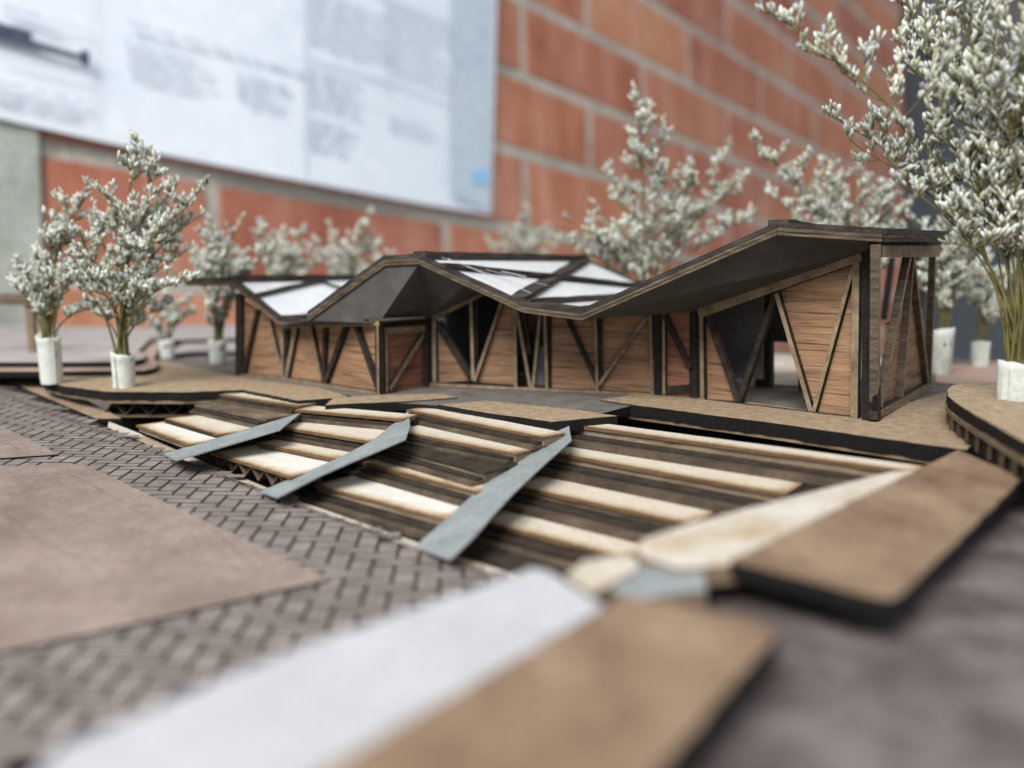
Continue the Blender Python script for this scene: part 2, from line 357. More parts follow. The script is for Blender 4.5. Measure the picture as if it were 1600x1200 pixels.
text(476, -22, 115, 11, 8.5, 1.2, seed=6); text(476, 104, 112, 8, 8.5, seed=7); text(476, 184, 90, 6, 9, seed=8)
text(602, 2, 95, 13, 8.8, 1.2, seed=9); text(602, 180, 80, 3, 9, seed=10)

# ================================================================== table, base boards
tb = MB(); tb.prism([(-150, -30, -5.2), (150, -30, -5.2), (150, 62, -5.2), (-150, 62, -5.2)], (0, 0, -3), 0, 0)
tag(tb.build('table', [M['dusk']]), kind='structure')
PA, PB, PC = G(75, 622, -0.9), G(770, 905, -2.4), G(0, 1200, -2.4)
PN = (PB - PA).cross(PC - PA).normalized()
if PN.z < 0: PN = -PN
def PZ(px, py, o=0.0): return hit(px, py, PA, PN) + PN * o
plaza = mk_plaza = MB()
plaza.prism([PZ(*p) for p in [(-140, 560), (-30, 586), (30, 606), (178, 672), (300, 724), (440, 778), (660, 862), (800, 915), (930, 968), (600, 1185), (420, 1330), (-400, 1330), (-800, 900)]], (0, 0, -0.35), 0, 0)
plz = tag(plaza.build('plaza_board', [M['groove']]), kind='structure')
# herringbone pavers laid as thin raised tiles (local frame of the plaza board)
e1 = (PB - PA).normalized(); e2 = PN.cross(e1).normalized()
c45 = (e1 + e2).normalized(); s45 = (e1 - e2).normalized()
def loc(px, py):
    d = PZ(px, py) - PA; return d.dot(c45), d.dot(s45)
def inside(x, y, poly):
    c = False; n = len(poly)
    for i in range(n):
        (x1, y1), (x2, y2) = poly[i], poly[(i + 1) % n]
        if (y1 > y) != (y2 > y) and x < (x2 - x1) * (y - y1) / (y2 - y1) + x1: c = not c
    return c
zone = [loc(*p) for p in [(-90, 566), (178, 672), (300, 722), (440, 776), (660, 860), (790, 908), (560, 990), (300, 1090), (60, 1170), (-60, 1230), (-300, 1330), (-500, 1040), (-60, 1000), (465, 902), (125, 748), (-60, 748), (-120, 690)]]
PW, PV, PG, PH = 0.62, 0.42, 0.10, 0.075
cells = []
rng = range(-160, 160)
for i in rng:
    for j in rng:
        m4 = (i - j) % 4
        if m4 == 0: x0, y0, x1, y1 = i, j, i + 2, j + 1
        elif m4 == 3: x0, y0, x1, y1 = i, j, i + 1, j + 2
        else: continue
        cx, cy = (x0 + x1) / 2 * PW, (y0 + y1) / 2 * PV
        if inside(cx, cy, zone): cells.append((x0 * PW + PG / 2, y0 * PV + PH / 2, x1 * PW - PG / 2, y1 * PV - PH / 2))
def tile(mb, c):
    x0, y0, x1, y1 = c; j = random.uniform(-0.004, 0.006)
    q = [PA + c45 * x + s45 * y + PN * (0.03 + j) for x, y in ((x0, y0), (x1, y0), (x1, y1), (x0, y1))]
    if (q[1] - q[0]).cross(q[2] - q[0]).dot(PN) < 0: q.reverse()
    mb.prism(q, -PN * 0.025, 0, 1)
def pcen(c): return PA + c45 * (c[0] + c[2]) / 2 + s45 * (c[1] + c[3]) / 2
cells.sort(key=lambda c: (pcen(c) - CAMP).length)
def inview(p):
    d = p - CAMP; z = d.dot(FW)
    return z > 0 and -60 < 800 + F * d.dot(RT) / z < 1660 and 600 - F * d.dot(UP) / z < 1260
vis = [c for c in cells if inview(pcen(c))]
for c in vis[:300]:
    mb = MB(); tile(mb, c); mb.build('paver', [M['paver'], M['groove']], plz)
rest = vis[300:]
if rest:
    mb = MB()
    for c in rest: tile(mb, c)
    tag(mb.build('far_pavers', [M['paver'], M['groove']], plz), kind='stuff')
mb = MB(); mb.bar(PZ(-40, 600, 0.075), PZ(752, 896, 0.075), 0.05, 0.015, PN, 0, 0); mb.build('engraved_line', [M['line']], plz)
mb = MB(); mb.bar(PZ(-40, 603, 0.075), PZ(748, 899, 0.075), 0.03, 0.015, PN, 0, 0); mb.build('engraved_line', [M['line']], plz)

def board(name, pts, th, mats, label=None, cat=None, kind=None, parent=None, rag=0.0):
    mb = MB(); q = list(pts)
    if sum((q[i] - q[0]).cross(q[i + 1] - q[0]).z for i in range(1, len(q) - 1)) < 0: q.reverse()
    if rag:
        q2 = []
        for a, b in zip(q, q[1:] + q[:1]):
            n = max(1, int((b - a).length / 0.3)); d = (b - a).normalized(); c = Vector((-d.y, d.x, 0))
            for k in range(n): q2.append(a.lerp(b, k / n) + (c * random.uniform(-rag, rag) if k else Vector()))
        q = q2
    mb.prism(q, (0, 0, -th), 0, 1 if len(mats) > 1 else 0)
    o = mb.build(name, mats, parent); return tag(o, label, cat, None, kind)

sh1 = board('lawn_sheet', [PZ(*p, 0.11) for p in [(-60, 737), (60, 731), (130, 729), (515, 911), (250, 972), (-60, 1040)]], 0.05, [M['sheet'], M['groove']],
            'large pinkish brown card sheet lying on the herringbone paving', 'card sheet')
sh2 = board('lawn_sheet', [PZ(*p, 0.11) for p in [(-60, 640), (0, 668), (92, 714), (-60, 724)]], 0.05, [M['sheet'], M['groove']],
            'small pinkish brown card sheet at the left edge beyond the larger one', 'card sheet')
def eng(parent, pts, w=0.05):
    mb = MB()
    for a, b in zip(pts, pts[1:]): mb.bar(PZ(*a, 0.116), PZ(*b, 0.116), w * 0.6, 0.003, PN, 0, 0)
    mb.build('engraved_line', [M['line']], parent)
eng(sh1, [(0, 752), (108, 745), (135, 757), (2, 778)]); eng(sh1, [(135, 757), (200, 795), (240, 795)], 0.04)
eng(sh1, [(240, 795), (200, 798), (262, 828), (330, 820)], 0.04); eng(sh1, [(0, 800), (60, 850), (130, 880), (240, 890), (350, 888)], 0.04)
eng(sh1, [(330, 830), (400, 895), (380, 900)], 0.05); eng(sh1, [(375, 893), (300, 905), (160, 920), (0, 945)], 0.04)
eng(sh2, [(-20, 690), (20, 700), (30, 706), (-20, 712)], 0.05)

# beige low sheet, pale strip showing past the paving edge
board('low_sheet', [PZ(*p, 0.03) for p in [(-160, 545), (-20, 578), (60, 588), (110, 612), (190, 655), (150, 655), (28, 603), (-60, 580)]], 0.2, [M['board'], M['char']],
      'beige sheet along the far left edge of the herringbone paving', 'card sheet')
board('base_strip', [PZ(*p, -0.12) for p in [(170, 655), (215, 672), (330, 722), (480, 782), (700, 858), (850, 905), (800, 925), (650, 866), (440, 784), (290, 724), (165, 674)]], 0.15, [M['stringer'], M['plyedge']],
      'pale strip of base card along the foot of the terrace steps', 'card strip')

# dark paving on the right, planks, white sheet
ZD = -0.95
board('dark_paving', [G(*p, ZD) for p in [(1010, 915), (1120, 890), (1400, 800), (1640, 740), (2300, 700), (2300, 1400), (300, 1400), (560, 1130)]], 0.4, [M['dusk'], M['char']], kind='structure')
pk = empty('plank', G(1370, 820, ZD), 'short tan plank reaching from the platform slab past the right-hand terrace steps', 'plank')
DK = [(1497, 703), (1585, 741), (1594, 750), (1570, 775), (1412, 926), (1392, 937), (1360, 932), (1140, 876)]
board('top_board', [G(x, y, 0.03) for x, y in DK], 0.34, [M['plank'], M['char']], parent=pk, rag=0.02)
board('packing', [G(x, y, -0.32) for x, y in [(1480, 730), (1560, 765), (1390, 905), (1190, 872)]], 0.6, [M['carddark'], M['carddark']], parent=pk)
pk = empty('plank', G(900, 1080, ZD), 'blurred tan plank at the bottom of the picture beside the white strip', 'plank')
board('top_board', [G(x, y, 0.0) for x, y in [(1214, 992), (1206, 978), (1180, 968), (985, 932), (930, 958), (500, 1205), (330, 1320), (960, 1320), (1030, 1200)]], 0.36, [M['plank'], M['char']], parent=pk, rag=0.02)
board('packing', [G(x, y, -0.37) for x, y in [(1180, 1010), (985, 965), (620, 1200), (480, 1320), (930, 1320), (1000, 1200)]], 0.57, [M['carddark'], M['carddark']], parent=pk)
board('white_strip', [G(x, y, -0.03) for x, y in [(812, 896), (830, 888), (855, 892), (945, 948), (925, 960), (520, 1195), (330, 1320), (20, 1250), (96, 1165), (300, 1080), (500, 1000)]], 2.0, [M['white'], M['plyedge']],
      'blurred white card strip in the near foreground', 'card strip', rag=0.02)
board('stringer', [G(x, y, -0.05) for x, y in [(1440, 733), (1392, 737), (1240, 776), (1100, 812), (1005, 842), (994, 856), (1004, 870), (1060, 888), (1150, 882), (1300, 812)]], 0.4, [M['stringer'], M['plyedge']],
      'cream edging strip between the near steps and the short tan plank', 'edging strip', rag=0.015)
board('ramp', [G(*p) for p in [(940, 915, -0.2), (1000, 884, -0.15), (1098, 890, -0.15), (1104, 922, -0.2), (990, 938, -0.25)]], 0.3, [M['blue'], M['plyedge']],
      'small blurred blue-grey ramp end in front of the tan planks', 'ramp')
board('card_end', [G(x, y, -0.12) for x, y in [(884, 900), (912, 876), (975, 866), (994, 872), (998, 888), (925, 928)]], 0.3, [M['stringer'], M['plyedge']],
      'blurred cream card corner at the foot of the near steps', 'card corner')

# ================================================================== upper terrain, slabs
board('terrain_board', [G(*p, -0.06) for p in [(-160, 579), (30, 584), (100, 590), (300, 602), (470, 614), (545, 617), (560, 626), (690, 634), (862, 652), (940, 646), (1000, 630), (1200, 655), (1500, 694), (1800, 640), (1900, 570), (1542, 562), (420, 512), (-160, 509)]],
      0.35, [M['deck'], M['char']], kind='structure')
def slab(pxs, z, label, th=0.45, under=None, mats=None):
    t = empty('platform_slab', G(*pxs[0], z), label, 'slab')
    pts = [G(*p, z) for p in pxs]
    board('top_sheet', pts, th, mats or [M['board'], M['char']], parent=t, rag=0.045)
    if under:
        c = sum(pts, Vector()) / len(pts)
        q = [c + (p - c) * under - Vector((0, 0, th + 0.003)) for p in pts]
        board('under_layer', q, 0.16, [M['plyedge'], M['plyedge']], parent=t)
    return t
slab([(68, 596), (105, 604), (168, 612), (285, 613), (380, 609), (466, 626), (545, 620), (500, 606), (392, 592), (330, 580), (252, 563), (150, 572), (60, 580)], 0.0,
     'beige platform slab with black scorched edge under the two left trees', 0.42, 0.985)
slab([(508, 633), (560, 630), (634, 627), (715, 621), (690, 615), (590, 617), (520, 622)], 0.0, 'small scorched beige slab piece above the middle steps', 0.42)
slab([(684, 632), (760, 645), (862, 659), (965, 650), (900, 640), (760, 626)], 0.0, 'narrow beige slab with ragged black edge in front of the middle wing', 0.44)
slab([(938, 625), (1000, 634), (1200, 660), (1350, 681), (1510, 703), (1540, 680), (1700, 640), (1520, 600), (1380, 640), (1330, 650), (1095, 618), (1020, 612)], 0.0,
     'long beige platform slab with thick black edge before the right wing', 0.5, 0.98)

# round platform on the right
rp = empty('round_platform', G(1470, 655, 0), 'rounded raised platform with black rim carrying the big right-hand tree', 'platform')
ZR = 1.15
arc = [(1800, 760), (1700, 730), (1600, 690), (1560, 668), (1520, 646), (1492, 628), (1481, 618), (1480, 609), (1488, 602), (1510, 598), (1560, 597), (1640, 596), (1800, 600)]
rpts = [G(*p, ZR) for p in arc]
board('top_sheet', rpts, 0.42, [M['board'], M['char']], parent=rp, rag=0.02)
cc = sum(rpts, Vector()) / len(rpts)
ring = lambda k, dz: [cc + Vector(((p - cc).x * k, (p - cc).y * k, dz)) for p in rpts]
board('ply_layer', ring(1.02, -0.425), 0.18, [M['plyedge'], M['plyedge']], parent=rp)
board('core', ring(0.93, -0.61), 0.55, [M['carddark'], M['carddark']], parent=rp)
out = ring(0.985, -0.61)
for i in range(len(out) - 4):
    a, b = out[i], out[i + 1]; L = (b - a).length; n = max(1, int(L / 0.95))
    for k in range(n):
        p = a.lerp(b, (k + 0.5) / n); d = (b - a).normalized(); nrm = Vector((-d.y, d.x, 0))
        mb = MB(); mb.prism([p - d * 0.2, p + d * 0.2, p + d * 0.2 + (cc - p).normalized() * 0.35, p - d * 0.2 + (cc - p).normalized() * 0.35], (0, 0, -0.54), 0, 0)
        mb.build('flute', [M['card']], rp)

# contour layers, far left and behind
board('contour_layer', [G(*p, 0.3) for p in [(-160, 581), (120, 580), (225, 579), (243, 575), (248, 568), (240, 561), (250, 540), (300, 520), (-160, 505)]], 0.34, [M['pinkish'], M['char']],
      'lower pinkish contour layer behind the left trees', 'contour layer')
board('contour_layer', [G(*p, 0.62) for p in [(-160, 566), (120, 566), (205, 565), (225, 560), (228, 553), (215, 548), (235, 530), (260, 513), (-160, 504)]], 0.3, [M['mauve'], M['char']],
      'upper mauve-grey contour layer behind the left trees', 'contour layer')
board('contour_layer', [G(*p, 0.22) for p in [(256, 556), (300, 550), (420, 548), (480, 540), (480, 520), (310, 522)]], 0.26, [M['mauve'], M['char']],
      'flat grey contour layer between the far trees and the left wing', 'contour layer')
board('contour_layer', [G(*p, 0.55) for p in [(225, 529), (280, 531), (420, 527), (480, 522), (480, 507), (240, 509)]], 0.3, [M['mauve'], M['char']],
      'farthest raised grey contour layer behind the left wing', 'contour layer')
board('back_sheet', [G(*p, 0.0) for p in [(1462, 598), (1540, 604), (1800, 600), (1800, 566), (1545, 564), (1462, 572)]], 0.05, [M['pinkish'], M['char']],
      'pinkish board area behind the right wing and round platform', 'card sheet')
board('pale_sheet', [G(*p, 0.02) for p in [(1180, 600), (1320, 606), (1400, 560), (1180, 552)]], 0.06, [M['stringer'], M['plyedge']],
      'pale card sheet glimpsed through the open bay of the right wing', 'card sheet')
bf = empty('wooden_frame', G(50, 549, 0.62), 'small brown wooden frame standing on the layers at the left edge', 'frame')
p = G(50, 551, 0.62); q = Vector((p.x, p.y, atY(50, 462, p.y).z))
mb = MB(); mb.prism([q + Vector(d) for d in ((-0.22, 0, 0), (0.22, 0, 0), (0.22, 0.5, 0), (-0.22, 0.5, 0))], (0, 0, p.z - q.z), 0, 0); mb.build('post', [M['plyedge']], bf)
mb = MB(); a = atY(-60, 458, p.y + 0.2); b = atY(57, 459, p.y + 0.2)
mb.prism([a + Vector((0, -0.4, 0)), b + Vector((0, -0.4, 0)), b + Vector((0, 0.6, 0)), a + Vector((0, 0.6, 0))], (0, 0, -0.75), 0, 1); mb.build('beam', [M['plyedge'], M['card']], bf)

# ================================================================== grey ramps and terrace steps
def ramp_strip(t1, t2, bm, pts, label):
    """outline traced on the sloping plane through two top corners and the foot"""
    P1, P2, P3 = G(*t1), G(*t2), G(*bm); n = (P2 - P1).cross(P3 - P1).normalized(); n = n if n.z > 0 else -n
    q = [hit(x, y, P1, n) for x, y in pts]
    if (q[1] - q[0]).cross(q[2] - q[0]).z < 0: q.reverse()
    mb = MB(); mb.prism(q, (0, 0, -0.05), 0, 1)
    return tag(mb.build('ramp', [M['blue'], M['blue']]), label, 'ramp')
ramp_strip((466, 647, -0.3), (440, 671, -0.3), (266, 714, -1.15), [(470, 645), (438, 671), (275, 719), (256, 709)], 'narrowest blue-grey ramp strip, farthest left among the terrace steps')
ramp_strip((634, 646, -0.25), (638, 680, -0.25), (418, 774, -1.65), [(638, 642), (641, 665), (634, 686), (548, 722), (505, 741), (434, 777), (406, 768), (458, 746), (528, 716), (582, 688)], 'middle blue-grey ramp strip running down between the terrace steps')
ramp_strip((868, 656, -0.3), (893, 682, -0.3), (672, 866, -2.05), [(868, 656), (888, 652), (890, 672), (893, 688), (852, 724), (802, 771), (772, 803), (742, 838), (704, 874), (648, 854), (760, 754)],
           'widest blue-grey ramp strip beside the nearest steps')

def tread(parent, A, B, tw, th, m, burn=0.6, rag=0.016, skew=0.0):
    """a step plank: front edge A-B, tw deep, scorched along its front edge; 'Col' carries the scorch"""
    ax = (B - A).normalized(); nb = Vector((-ax.y, ax.x, 0)).normalized()
    if nb.y < 0: nb = -nb
    n = max(6, int((B - A).length / 0.5)); vs, cs, fs = [], [], []
    rows = [0.0, 0.14, min(burn, tw * 0.5), tw]
    for zz in (0, 1):
        for rI, dpt in enumerate(rows):
            for i in range(n + 1):
                t = i / n
                p = A.lerp(B, t) + nb * (dpt + (random.uniform(-rag, rag) if rI == 0 else 0)) - Vector((0, 0, th * zz)) + ax * (skew * dpt) + Vector((0, 0, random.uniform(-1, 1) * 0.004))
                vs.append(p)
                e = max([0.7, 0.4, 0.1, -0.05][rI], 0.6 * max(0, 1 - t * n / 1.2), 0.5 * max(0, 1 - (1 - t) * n / 1.2)) if zz == 0 else 0.85
                cs.append((e, e, e, 1))
    w = n + 1; K = 4 * w
    for r in range(3):
        for i in range(n):
            a = r * w + i; fs.append((a, a + 1, a + w + 1, a + w)); fs.append((a + K, a + w + K, a + w + 1 + K, a + 1 + K))
    for i in range(n):
        fs.append((i + K, i + 1 + K, i + 1, i)); a = 3 * w + i; fs.append((a, a + 1, a + 1 + K, a + K))
    for r in range(3):
        a = r * w; fs.append((a, a + w, a + w + K, a + K)); a = r * w + n; fs.append((a + w, a, a + K, a + w + K))
    return mk('step_plank', vs, fs, [m], parent, col=cs), nb, ax
def riser(parent, A, B, nb, ax, z0, z1, style):
    """card packing under a plank from height z0 down to z1"""
    L = (B - A).length
    if z0 - z1 < 0.08: return
    if style == 'flute':
        mb = MB(); n = max(4, int(L / 0.9)); h = z0 - z1
        for i in range(n):
            for k, (a, b) in enumerate(((0, 0.5), (0.5, 1))):
                p = A + ax * (L * (i + a) / n) + nb * 0.12; q = A + ax * (L * (i + b) / n) + nb * 0.12
                zp, zq = (z0, z1) if k == 0 else (z1, z0)
                p = Vector((p.x, p.y, zp)); q = Vector((q.x, q.y, zq))
                mb.add([p, q, q + nb * 1.2, p + nb * 1.2, p - Vector((0, 0, 0.05)), q - Vector((0, 0, 0.05)), q + nb * 1.2 - Vector((0, 0, 0.05)), p + nb * 1.2 - Vector((0, 0, 0.05))],
                       [(0, 1, 2, 3), (7, 6, 5, 4), (0, 4, 5, 1), (2, 6, 7, 3), (1, 5, 6, 2), (3, 7, 4, 0)])
        mb.build('fluted_core', [M['card']], parent)
        bk = MB(); o = A + nb * 1.0; e = B + nb * 1.0
        bk.prism([Vector((o.x, o.y, z0)), Vector((e.x, e.y, z0)), Vector((e.x, e.y, z0)) + nb * 0.3, Vector((o.x, o.y, z0)) + nb * 0.3], (0, 0, z1 - z0), 0, 0)
        bk.build('backing', [M['carddark']], parent)
        return
    z = z0; first = True
    while z > z1 + 0.04:
        t = min(random.uniform(0.2, 0.28) if first else random.uniform(0.08, 0.16), z - z1); rec = random.uniform(0.03, 0.1) if first else random.uniform(0.14, 0.36)
        o = A + nb * rec + ax * random.uniform(0.0, 0.25); e = B + nb * (rec + random.uniform(-0.06, 0.06)) - ax * random.uniform(0, 0.2)
        mb = MB(); q = [Vector((o.x, o.y, z)), Vector((e.x, e.y, z)), Vector((e.x, e.y, z)) + nb * 1.0, Vector((o.x, o.y, z)) + nb * 0.8]
        mb.prism(q, (0, 0, -(t - 0.012)), 0, 0)
        mb.build('riser_board', [M['riser'] if first else M['card'] if random.random() < 0.4 else M['carddark']], parent)  # darker boards below the first put the gap shade into the colour
        z -= t; first = False
def steps(rows, zend, style, label, th=0.16, feet=(0,) * 6, first_w=1.2):
    A0 = G(*rows[-1][0], rows[-1][2])
    t = empty('terrace_steps', (A0.x, A0.y, zend), label, 'steps', 'terrace step bays between the ramps')
    for i, (pa, pb, z, m) in enumerate(rows):
        A, B = G(*pa, z), G(*pb, z)
        if i == 0: tw = first_w
        else:
            pA, pB = G(*rows[i - 1][0], rows[i - 1][2]), G(*rows[i - 1][1], rows[i - 1][2])
            ax = (B - A).normalized(); nb = Vector((-ax.y, ax.x, 0)); nb = -nb if nb.y < 0 else nb
            tw = max(0.7, ((pA + pB) / 2 - (A + B) / 2).dot(nb) + 0.45)
        o, nb, ax = tread(t, A, B, tw, th, M[m])
        zn = rows[i + 1][2] if i + 1 < len(rows) else zend
        if feet[i]:
            zt = zn + min(0.24, (z - th - zn) * 0.45); j0, j1 = random.uniform(0.05, 0.3), random.uniform(-0.1, 0.1)
            for lv, (cv, mm) in enumerate(((feet[i], 'foot'), (feet[i] * 0.55, 'carddark'))):  # second, dark board is added to stand for the shaded gap
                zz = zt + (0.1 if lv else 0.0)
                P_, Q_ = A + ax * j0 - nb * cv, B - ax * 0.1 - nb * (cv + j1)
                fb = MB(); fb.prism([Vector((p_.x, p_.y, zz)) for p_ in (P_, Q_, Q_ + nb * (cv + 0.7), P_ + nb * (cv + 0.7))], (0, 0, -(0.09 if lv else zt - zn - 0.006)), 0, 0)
                fb.build('foot_gap_board', [M[mm]], t)
        riser(t, A, B, nb, ax, z - th - 0.004, zn - 0.02, style if isinstance(style, str) else style[i])
    return t
steps([((343, 616), (466, 634), -0.16, 'tread'), ((304, 632), (415, 655), -0.5, 'card'), ((258, 654), (340, 679), -0.85, 'tread'), ((213, 664), (294, 694), -1.0, 'treadw')],
      -1.4, 'solid', 'farthest left bay of scorched steps, under the left platform slab', 0.1, (0.35, 0.4, 0.15, 0))
steps([((461, 640), (628, 655), -0.2, 'tread'), ((431, 666), (580, 690), -0.66, 'tread'), ((400, 692), (528, 718), -1.1, 'tread'), ((329, 707), (453, 744), -1.3, 'treadw')],
      -1.85, ['flute', 'flute', 'solid', 'flute'], 'bay of steps with fluted card between the narrow and middle ramps', 0.11, (0.3, 0.35, 0.0, 0))
steps([((635, 640), (848, 683), -0.22, 'tread'), ((586, 667), (806, 709), -0.66, 'tread'), ((586, 692), (757, 738), -1.0, 'carddark'), ((547, 717), (744, 769), -1.45, 'tread'), ((489, 757), (695, 811), -1.85, 'treadw')],
      -2.4, 'solid', 'bay of layered steps between the middle and widest ramps', 0.1, (0.45, 0.5, 0.5, 0.55, 0.7))
steps([((884, 662), (1432, 738), -0.3, 'tread'), ((846, 704), (1225, 772), -1.0, 'tread'), ((796, 757), (1080, 819), -1.68, 'tread'), ((742, 811), (980, 873), -2.28, 'tread')],
      -2.7, 'solid', 'nearest bay of long cream-edged steps right of the widest ramp', 0.13, (0.85, 0.95, 0.95, 0.9), 1.0)
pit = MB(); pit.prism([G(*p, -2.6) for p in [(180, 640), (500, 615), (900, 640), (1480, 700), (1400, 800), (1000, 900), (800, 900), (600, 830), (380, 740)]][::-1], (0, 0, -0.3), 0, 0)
tag(pit.build('step_bed', [M['carddark']]), kind='structure')  # dark sheet painted in for the black hollow below the steps
# corrugated core under the left slab's overhang
cc_ = empty('corrugated_core', G(178, 655, -1.0), 'zigzag corrugated card core under the overhang of the left slab', 'corrugated card')
A, B = G(150, 611, 0), G(338, 611, 0)
ax = (B - A).normalized(); nb = Vector((-ax.y, ax.x, 0)).normalized(); nb = nb if nb.y > 0 else -nb
A += nb * 0.35; B += nb * 0.35; n = 5; L = (B - A).length
for i in range(n):
    for a, b, up in ((0, 0.5, 1), (0.5, 1, 0)):
        p = A + ax * L * (i + a) / n; q = A + ax * L * (i + b) / n
        p.z, q.z = (-1.22, -0.6) if up else (-0.6, -1.22)
        mb = MB(); mb.prism([p, q, q + nb * 2.2, p + nb * 2.2], (0, 0, -0.06), 0, 0); mb.build('flute', [M['card']], cc_)
mb = MB(); p = A.copy(); q = B.copy(); p.z = q.z = -1.29; mb.prism([p - ax * 0.6, q, q + nb * 2.4, p + nb * 2.4], (0, 0, -0.08), 0, 0); mb.build('liner', [M['plyedge']], cc_)

# ================================================================== building
bld = empty('model_building', G(800, 605, 0), 'small scale-model timber building with zigzag walls and folded white and dark roof', 'scale model')
class Face:
    def __init__(s, a, b, z=0.0):
        s.A, s.B = G(*a, z), G(*b, z); d = s.B - s.A; d.z = 0; d.normalize(); s.d = d
        s.n = Vector((d.y, -d.x, 0)); s.n = s.n if s.n.dot(CAMP - s.A) > 0 else -s.n
    def P(s, px, py, o=0.0):
        return hit(px, py, s.A + s.n * o, s.n)
def strip(face, p, q, wpx, name='brace', o=0.0, t=0.3, mats=('tan', 'burnt'), w2=None):
    P, Q = face.P(*p, o), face.P(*q, o); k = (P - CAMP).dot(FW) / F; k2 = (Q - CAMP).dot(FW) / F
    mb = MB(); mb.bar(P, Q, wpx * k, t, face.n, 0, 1, (w2 or wpx) * k2)
    return mb.build(name, [M[m] for m in mats], bld)
def panel(face, pts, o=-0.34, t=0.08, m='veneer', name='wall_panel'):
    q = [face.P(*p, o) for p in pts]
    if (q[1] - q[0]).cross(q[2] - q[0]).dot(face.n) < 0: q.reverse()
    mb = MB(); mb.prism(q, -face.n * t, 0, 0); return mb.build(name, [M[m]], bld)
z4 = lambda x, y: (280 + x * 0.2625, 380 + y * 0.2625)
z5 = lambda x, y: (660 + x * 0.2875, 380 + y * 0.2875)
z6 = lambda x, y: (1060 + x * 0.3375, 330 + y * 0.3375)
z9 = lambda x, y: (1330 + x * 0.28333, 340 + y * 0.28333)
# --- left wing, end face
FL0 = Face((368, 586), (443, 592)); FL1 = Face((443, 592), (594, 616)); FD = Face((594, 616), (669, 602))
strip(FL0, z4(352, 300), z4(352, 790), 13, 'post', mats=('burnt', 'burnt'))
panel(FL0, [z4(345, 310), z4(615, 500), z4(620, 808), z4(345, 786)], -0.25)
strip(FL0, z4(460, 400), z4(378, 780), 6, mats=('burnt', 'burnt')); strip(FL0, z4(532, 460), z4(612, 790), 6)
strip(FL0, z4(612, 490), z4(612, 806), 5, 'post'); strip(FL0, z4(345, 786), z4(622, 806), 4, 'bottom_rail')
# --- left wing, front face
panel(FL1, [z4(625, 505), z4(1190, 480), z4(1190, 890), z4(625, 806)], -0.25)
strip(FL1, z4(690, 505), z4(632, 806), 8, mats=('tan', 'burnt')); strip(FL1, z4(778, 505), z4(848, 830), 6)
strip(FL1, z4(862, 500), z4(852, 838), 7, 'post', mats=('burnt', 'burnt')); strip(FL1, z4(985, 495), z4(860, 838), 9, mats=('burnt', 'burnt'))
strip(FL1, z4(1045, 490), z4(1172, 850), 9, mats=('burnt', 'burnt')); strip(FL1, z4(1180, 480), z4(1184, 890), 5, 'post', o=0.05)
strip(FL1, z4(615, 498), z4(1190, 478), 6, 'top_rail', o=0.06); strip(FL1, z4(610, 806), z4(1192, 896), 4.5, 'bottom_rail', o=0.04)
strip(FL1, z4(635, 505), z4(630, 806), 5, 'post', mats=('burnt', 'burnt'))
# --- door face
strip(FD, z4(1206, 490), z4(1210, 898), 11, 'post', mats=('burnt', 'burnt')); strip(FD, z4(1490, 430), z4(1490, 860), 13, 'post', mats=('burnt', 'burnt'), o=0.1)
panel(FD, [z4(1215, 500), z4(1490, 480), z4(1490, 858), z4(1215, 898)], -0.2, m='veneer_red', name='door_panel')
strip(FD, z4(1222, 525), z4(1465, 508), 10, 'lintel'); strip(FD, z4(1455, 545), z4(1255, 870), 7, mats=('tan', 'burnt')); strip(FD, z4(1232, 525), z4(1238, 890), 5, 'post')
strip(FD, z4(1130, 460), z4(1465, 442), 4, 'loose_stick', o=0.5, mats=('plyedge', 'burnt'))
# --- middle wing
FM = Face((668, 602), (1020, 617))
strip(FM, z5(62, 400), z5(66, 775), 6, 'post'); strip(FM, z5(52, 410), z5(360, 255), 8, 'top_rail')
panel(FM, [z5(88, 455), z5(268, 745), z5(90, 758)], -0.3); panel(FM, [z5(500, 300), z5(440, 320), z5(295, 752), z5(505, 772)], -0.3)
strip(FM, z5(78, 430), z5(272, 745), 11, mats=('burnt', 'burnt'), o=-0.02); strip(FM, z5(262, 300), z5(275, 745), 5, 'post'); strip(FM, z5(290, 300), z5(288, 735), 7, 'post', mats=('burnt', 'burnt'), o=-0.25)
strip(FM, z5(440, 290), z5(282, 750), 5); strip(FM, z5(500, 330), z5(506, 785), 5, 'post')
strip(FM, z5(512, 370), z5(586, 785), 5, o=-0.02); strip(FM, z5(545, 370), z5(580, 600), 7, mats=('burnt', 'burnt'), o=-0.25)
strip(FM, z5(640, 370), z5(600, 785), 5, o=-0.02); strip(FM, z5(664, 370), z5(676, 795), 5, 'post')
panel(FM, [z5(688, 370), z5(1240, 360), z5(1245, 812), z5(690, 795)], -0.3)
strip(FM, z5(690, 370), z5(690, 790), 6, 'post', mats=('burnt', 'burnt'), o=-0.2)
strip(FM, z5(785, 400), z5(948, 760), 7, mats=('burnt', 'burnt'), o=-0.04); strip(FM, z5(938, 370), z5(950, 805), 4.5, 'post'); strip(FM, z5(962, 370), z5(968, 740), 7, 'post', mats=('burnt', 'burnt'), o=-0.12)
strip(FM, z5(1222, 400), z5(958, 770), 5); strip(FM, z5(1236, 360), z5(1250, 820), 5, 'post', mats=('plyedge', 'burnt'))
strip(FM, z5(1275, 360), z5(1280, 822), 13, 'post', mats=('glue', 'glue'), o=0.06)
strip(FM, z5(40, 768), z5(1262, 824), 4.5, 'bottom_rail', o=0.03); strip(FM, z5(600, 376), z5(1240, 362), 7, 'top_rail', o=0.03)
